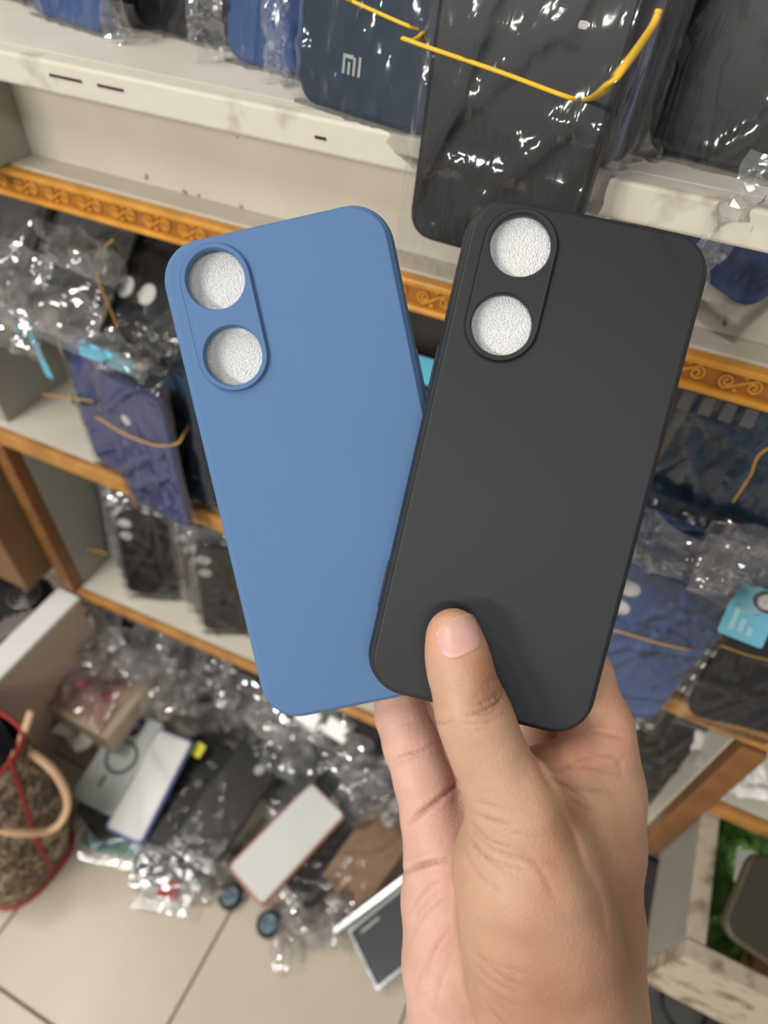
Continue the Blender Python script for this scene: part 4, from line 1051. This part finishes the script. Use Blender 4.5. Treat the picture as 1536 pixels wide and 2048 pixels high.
# loose crumpled sleeves heaped under the lowest shelf and over the floor cases
rg_ = random.Random(11)
heap_lab = 'crumpled clear plastic sleeve in the glittering heap below the lowest shelf'
for k in range(24):
    u = rg_.uniform(170, 800); lo_ = 1225 + (u-160)*0.43
    v = lo_ + rg_.uniform(5, 95)
    y = 0.345 + rg_.uniform(-0.02, 0.02)
    pt = at_y(u, v, y); pt.z = max(pt.z, 0.035)
    o = mko('plastic_sleeve', crumple_mesh(0.085, 0.10, 70 + k % 9, FILMH, 0.015), None)
    o.matrix_world = Matrix.Translation(pt) @ Matrix.Rotation(rg_.uniform(0, 6.28), 4, 'Z') @ Matrix.Rotation(rg_.uniform(0.2, 1.2), 4, 'X') @ Matrix.Translation((0, 0, -0.01))
    tag(o, heap_lab, 'plastic sleeve', 'crumpled sleeves under the shelf')
for k in range(16):
    pt = Vector((-0.525 + 0.088*(k % 8), 0.43, 0.045 + 0.062*(k//8)))
    o = packed_case(Matrix.Translation(pt) @ Matrix.Rotation(rg_.uniform(-0.06, 0.06), 4, 'Z') @ Matrix.Rotation(0.42, 4, 'X'), (M_CBLACK, M_CNAVY, M_CBLACK, M_CBLACK)[k % 4],
                    ('black', 'navy', 'black', 'black')[k % 4] + ' phone case buried among crumpled sleeves under the lowest shelf', 'cases buried under the lowest shelf', film=FILMH if k % 2 else None, h=0.13)
for k, (u, v) in enumerate(((640, 1830), (600, 1860), (560, 1500), (740, 1560), (430, 1770), (700, 1850))):
    o = mko('plastic_sleeve', crumple_mesh(0.075, 0.055, 90 + k % 5, FILMH, 0.009), None)
    o.matrix_world = Matrix.Translation(at_z(u, v, -1.024 if v > 1740 else -0.97)) @ Matrix.Rotation(k*0.9, 4, 'Z')
    tag(o, 'small crumpled clear sleeve among the cases on the floor tiles', 'plastic sleeve', 'small sleeves on the floor')
for k, (u, v, y, w, h) in enumerate(((1375, 1075, .318, 0.080, 0.030), (1500, 1110, .318, 0.040, 0.035), (1510, 1075, .322, 0.035, 0.03))):
    o = mko('plastic_sleeve', crumple_mesh(w, h, 30 + k, FILMH, 0.009), None)
    o.matrix_world = frame(at_y(u, v, y), (1, -0.05, -0.05), (0, 0.45, 0.9))
    tag(o, ('crumpled clear sleeve glinting above the blue cases at the right', 'crinkled clear sleeve above the cyan hang tag', 'crinkled clear sleeve at the right edge below the teal case', 'small crinkled sleeve just above the cyan tag')[k], 'plastic sleeve')

# ------------------------------------------------------------------ left corner: carton, boxes, red wrapper, handbag
wp = box('long_box', R(-0.640, 0.15, -1.03), R(-0.606, 0.331, -0.802), M_BEIGE, None, 0.002)
tag(wp, 'long beige box with white top edge running out from the left post', 'box')
box('top_edge', R(-0.641, 0.149, -0.8018), R(-0.602, 0.332, -0.795), M_WHITE, wp, 0.0015).location = R(-0.6215, 0.2405, -0.7984) - wp.location
cb = box('carton', R(-0.98, 0.30, -0.78), R(-0.66, 0.56, -0.52), M_CARD, None, 0.003); tag(cb, 'brown cardboard carton behind the left post', 'carton')
sb_ = empty('speaker_box', Matrix.Translation(R(-0.78, 0.22, -0.84)) @ Matrix.Rotation(0.1, 4, 'Z'), 'black box with silver ring print below the carton at the left', 'box')
mko('box_body', box_mesh(0.24, 0.22, 0.07, 0.003, M_CBLACK), sb_)
for r_, t_ in ((0.022, 0.0012), (0.014, 0.001), (0.006, 0.001)):
    mko('ring_print', torus_mesh(r_, t_, M_SILVER, 28, 6), sb_, Matrix.Translation(loc_on(sb_.matrix_world, 48, 1190, 0.0352)))
for k in range(4): mko('silver_stripe', slab_mesh(0.008, 0.05, 0.002, 0.002, M_SILVER, 0.0005, 3), sb_, Matrix.Translation(loc_on(sb_.matrix_world, 40 - 16*k, 1245 + 6*k, 0.0355)))
bc = box('beige_carton', (-0.055, -0.068, -0.050), (0.055, 0.068, 0.050), M_BEIGE, None, 0.002); bc.matrix_world = Matrix.Translation(R(-0.549, 0.282, -0.978)); tag(bc, 'beige carton lying beside the long white edged box', 'carton')
rw = mko('red_wrapper', crumple_mesh(0.10, 0.12, 52, FILMR, 0.010), None); rw.matrix_world = Matrix.Translation(R(-0.556, 0.285, -0.926)); tag(rw, 'clear wrapper with red print over the beige carton', 'wrapper')
for k, (u, v, s) in enumerate(((120, 1330, 0.05), (95, 1395, 0.06), (190, 1300, 0.03))):
    o = mko('red_ribbon', crumple_mesh(0.012, s, 55+k, mat('dusty_red', rgb(170, 84, 78), 0.4, 0.15, 60), 0.004, 6, 16), None)
    o.matrix_world = Matrix.Translation(at_z(u, v, -0.925)) @ Matrix.Rotation(-0.5, 4, 'Z'); tag(o, ('red printed strip along the left of the wrapper', 'dusty red strip nearest the handbag', 'short red strip at the back of the wrapper')[k], 'strip')
pk = mko('pink_clip', slab_mesh(0.016, 0.011, 0.008, 0.004, M_PINK, 0.002, 4), None); pk.matrix_world = Matrix.Translation(at_z(163, 1370, -0.925)) @ Matrix.Rotation(0.5, 4, 'Z'); tag(pk, 'bright pink plastic clip on the beige carton', 'clip')
rk = mko('red_clip', slab_mesh(0.018, 0.014, 0.008, 0.003, M_RED, 0.002, 4), None); rk.matrix_world = Matrix.Translation(at_z(213, 1392, -0.922)) @ Matrix.Rotation(-0.4, 4, 'Z'); tag(rk, 'bright red plastic clip beside the grey ring case', 'clip')
wt = mko('white_pouch', crumple_mesh(0.05, 0.07, 58, mat('white_pouch_film', rgb(224, 218, 208), 0.4, 0.05, 50), 0.012), None); wt.matrix_world = Matrix.Translation(at_z(190, 1450, -0.985)); tag(wt, 'crumpled white pouch between the beige carton and the grey ring case', 'pouch')

def handbag():
    base = R(-0.585, 0.055, -1.03)
    root = empty('handbag', Matrix.Translation(base), 'leopard print handbag with tan strap and red piping at the left edge', 'handbag')
    lm = bpy.data.materials.new('leopard_fabric'); lm.use_nodes = True; nt = lm.node_tree; b = nt.nodes['Principled BSDF']; b.inputs['Roughness'].default_value = 0.85
    tc = nt.nodes.new('ShaderNodeTexCoord'); vo = nt.nodes.new('ShaderNodeTexVoronoi'); vo.inputs['Scale'].default_value = 62; vo.inputs['Randomness'].default_value = 1
    no = nt.nodes.new('ShaderNodeTexNoise'); no.inputs['Scale'].default_value = 60
    mv = nt.nodes.new('ShaderNodeMixRGB'); mv.inputs[0].default_value = 0.06
    nt.links.new(tc.outputs['Object'], mv.inputs[1]); nt.links.new(tc.outputs['Object'], no.inputs['Vector']); nt.links.new(no.outputs['Color'], mv.inputs[2]); nt.links.new(mv.outputs[0], vo.inputs['Vector'])
    cr = nt.nodes.new('ShaderNodeValToRGB'); e = cr.color_ramp.elements
    e[0].position = 0.0; e[0].color = rgb(150, 130, 104); e[1].position = 0.62; e[1].color = rgb(172, 152, 126)
    x = cr.color_ramp.elements.new(0.34); x.color = rgb(120, 102, 82); x = cr.color_ramp.elements.new(0.44); x.color = rgb(52, 44, 38); x = cr.color_ramp.elements.new(0.54); x.color = rgb(64, 54, 46)
    nt.links.new(vo.outputs['Distance'], cr.inputs[0]); nt.links.new(cr.outputs[0], b.inputs['Base Color'])
    L = []
    n = 44
    secs = [(0.0, .095, .055, 0, 0), (0.004, .104, .064, 0, 0), (0.05, .112, .075, 0, .004), (0.11, .112, .076, 0.0, .012), (0.17, .108, .066, -.004, .030), (0.235, .100, .048, -.010, .052), (0.245, .096, .042, -.010, .055)]
    for z, a, b_, ox, oy in secs:
        lp = []
        for k in range(n):
            t = 2*math.pi*k/n; c, s = math.cos(t), math.sin(t); ex = 0.6
            w_ = 1 + 0.02*math.sin(5*t + z*40)
            lp.append((ox + a*w_*math.copysign(abs(c)**ex, c), oy + b_*w_*math.copysign(abs(s)**ex, s), z))
        L.append(lp)
    v, f = stack(L, True, False)
    # inner lining
    m0 = len(v)
    mk('bag_body', v, f, lm, root)
    z, a, b_, ox, oy = secs[-1]
    lin_ = [[(ox + (a-.004)*math.cos(2*math.pi*k/n), oy + (b_-.004)*math.sin(2*math.pi*k/n), zz) for k in range(n)] for zz in (.18, .242)]
    v2, f2 = stack(lin_, True, False); mk('lining', v2, f2, M_CBLACK, root)
    rim = [Vector(p) + base for p in L[-1]]
    tube('top_piping', rim, 0.003, 0.003, M_BAGRED, root, True)
    tube('bottom_piping', [Vector(p) + base for p in L[1]], 0.005, 0.005, M_BAGRED, root, True)
    # side piping runs down the right gusset
    side = [Vector((ox + a*0.995, oy, z)) + base for z, a, b_, ox, oy in secs]
    tube('side_piping', smooth_pts(side, 4), 0.0035, 0.0035, M_BAGRED, root)
    # strap loops lying on the front
    def sp(u, v, t): return at_t(u, v, t)
    tube('strap', smooth_pts([sp(62, 1422, .800), sp(50, 1458, .800), sp(36, 1496, .800), sp(10, 1550, .795), sp(-25, 1620, .79)], 6), 0.0052, 0.003, M_STRAP, root, k=10)
    tube('strap', smooth_pts([sp(34, 1494, .800), sp(72, 1512, .800), sp(110, 1545, .800), sp(133, 1590, .806), sp(130, 1630, .812), sp(102, 1660, .812), sp(50, 1666, .795), sp(0, 1660, .785), sp(-40, 1650, .78)], 6), 0.0052, 0.003, M_STRAP, root, k=10)
handbag()
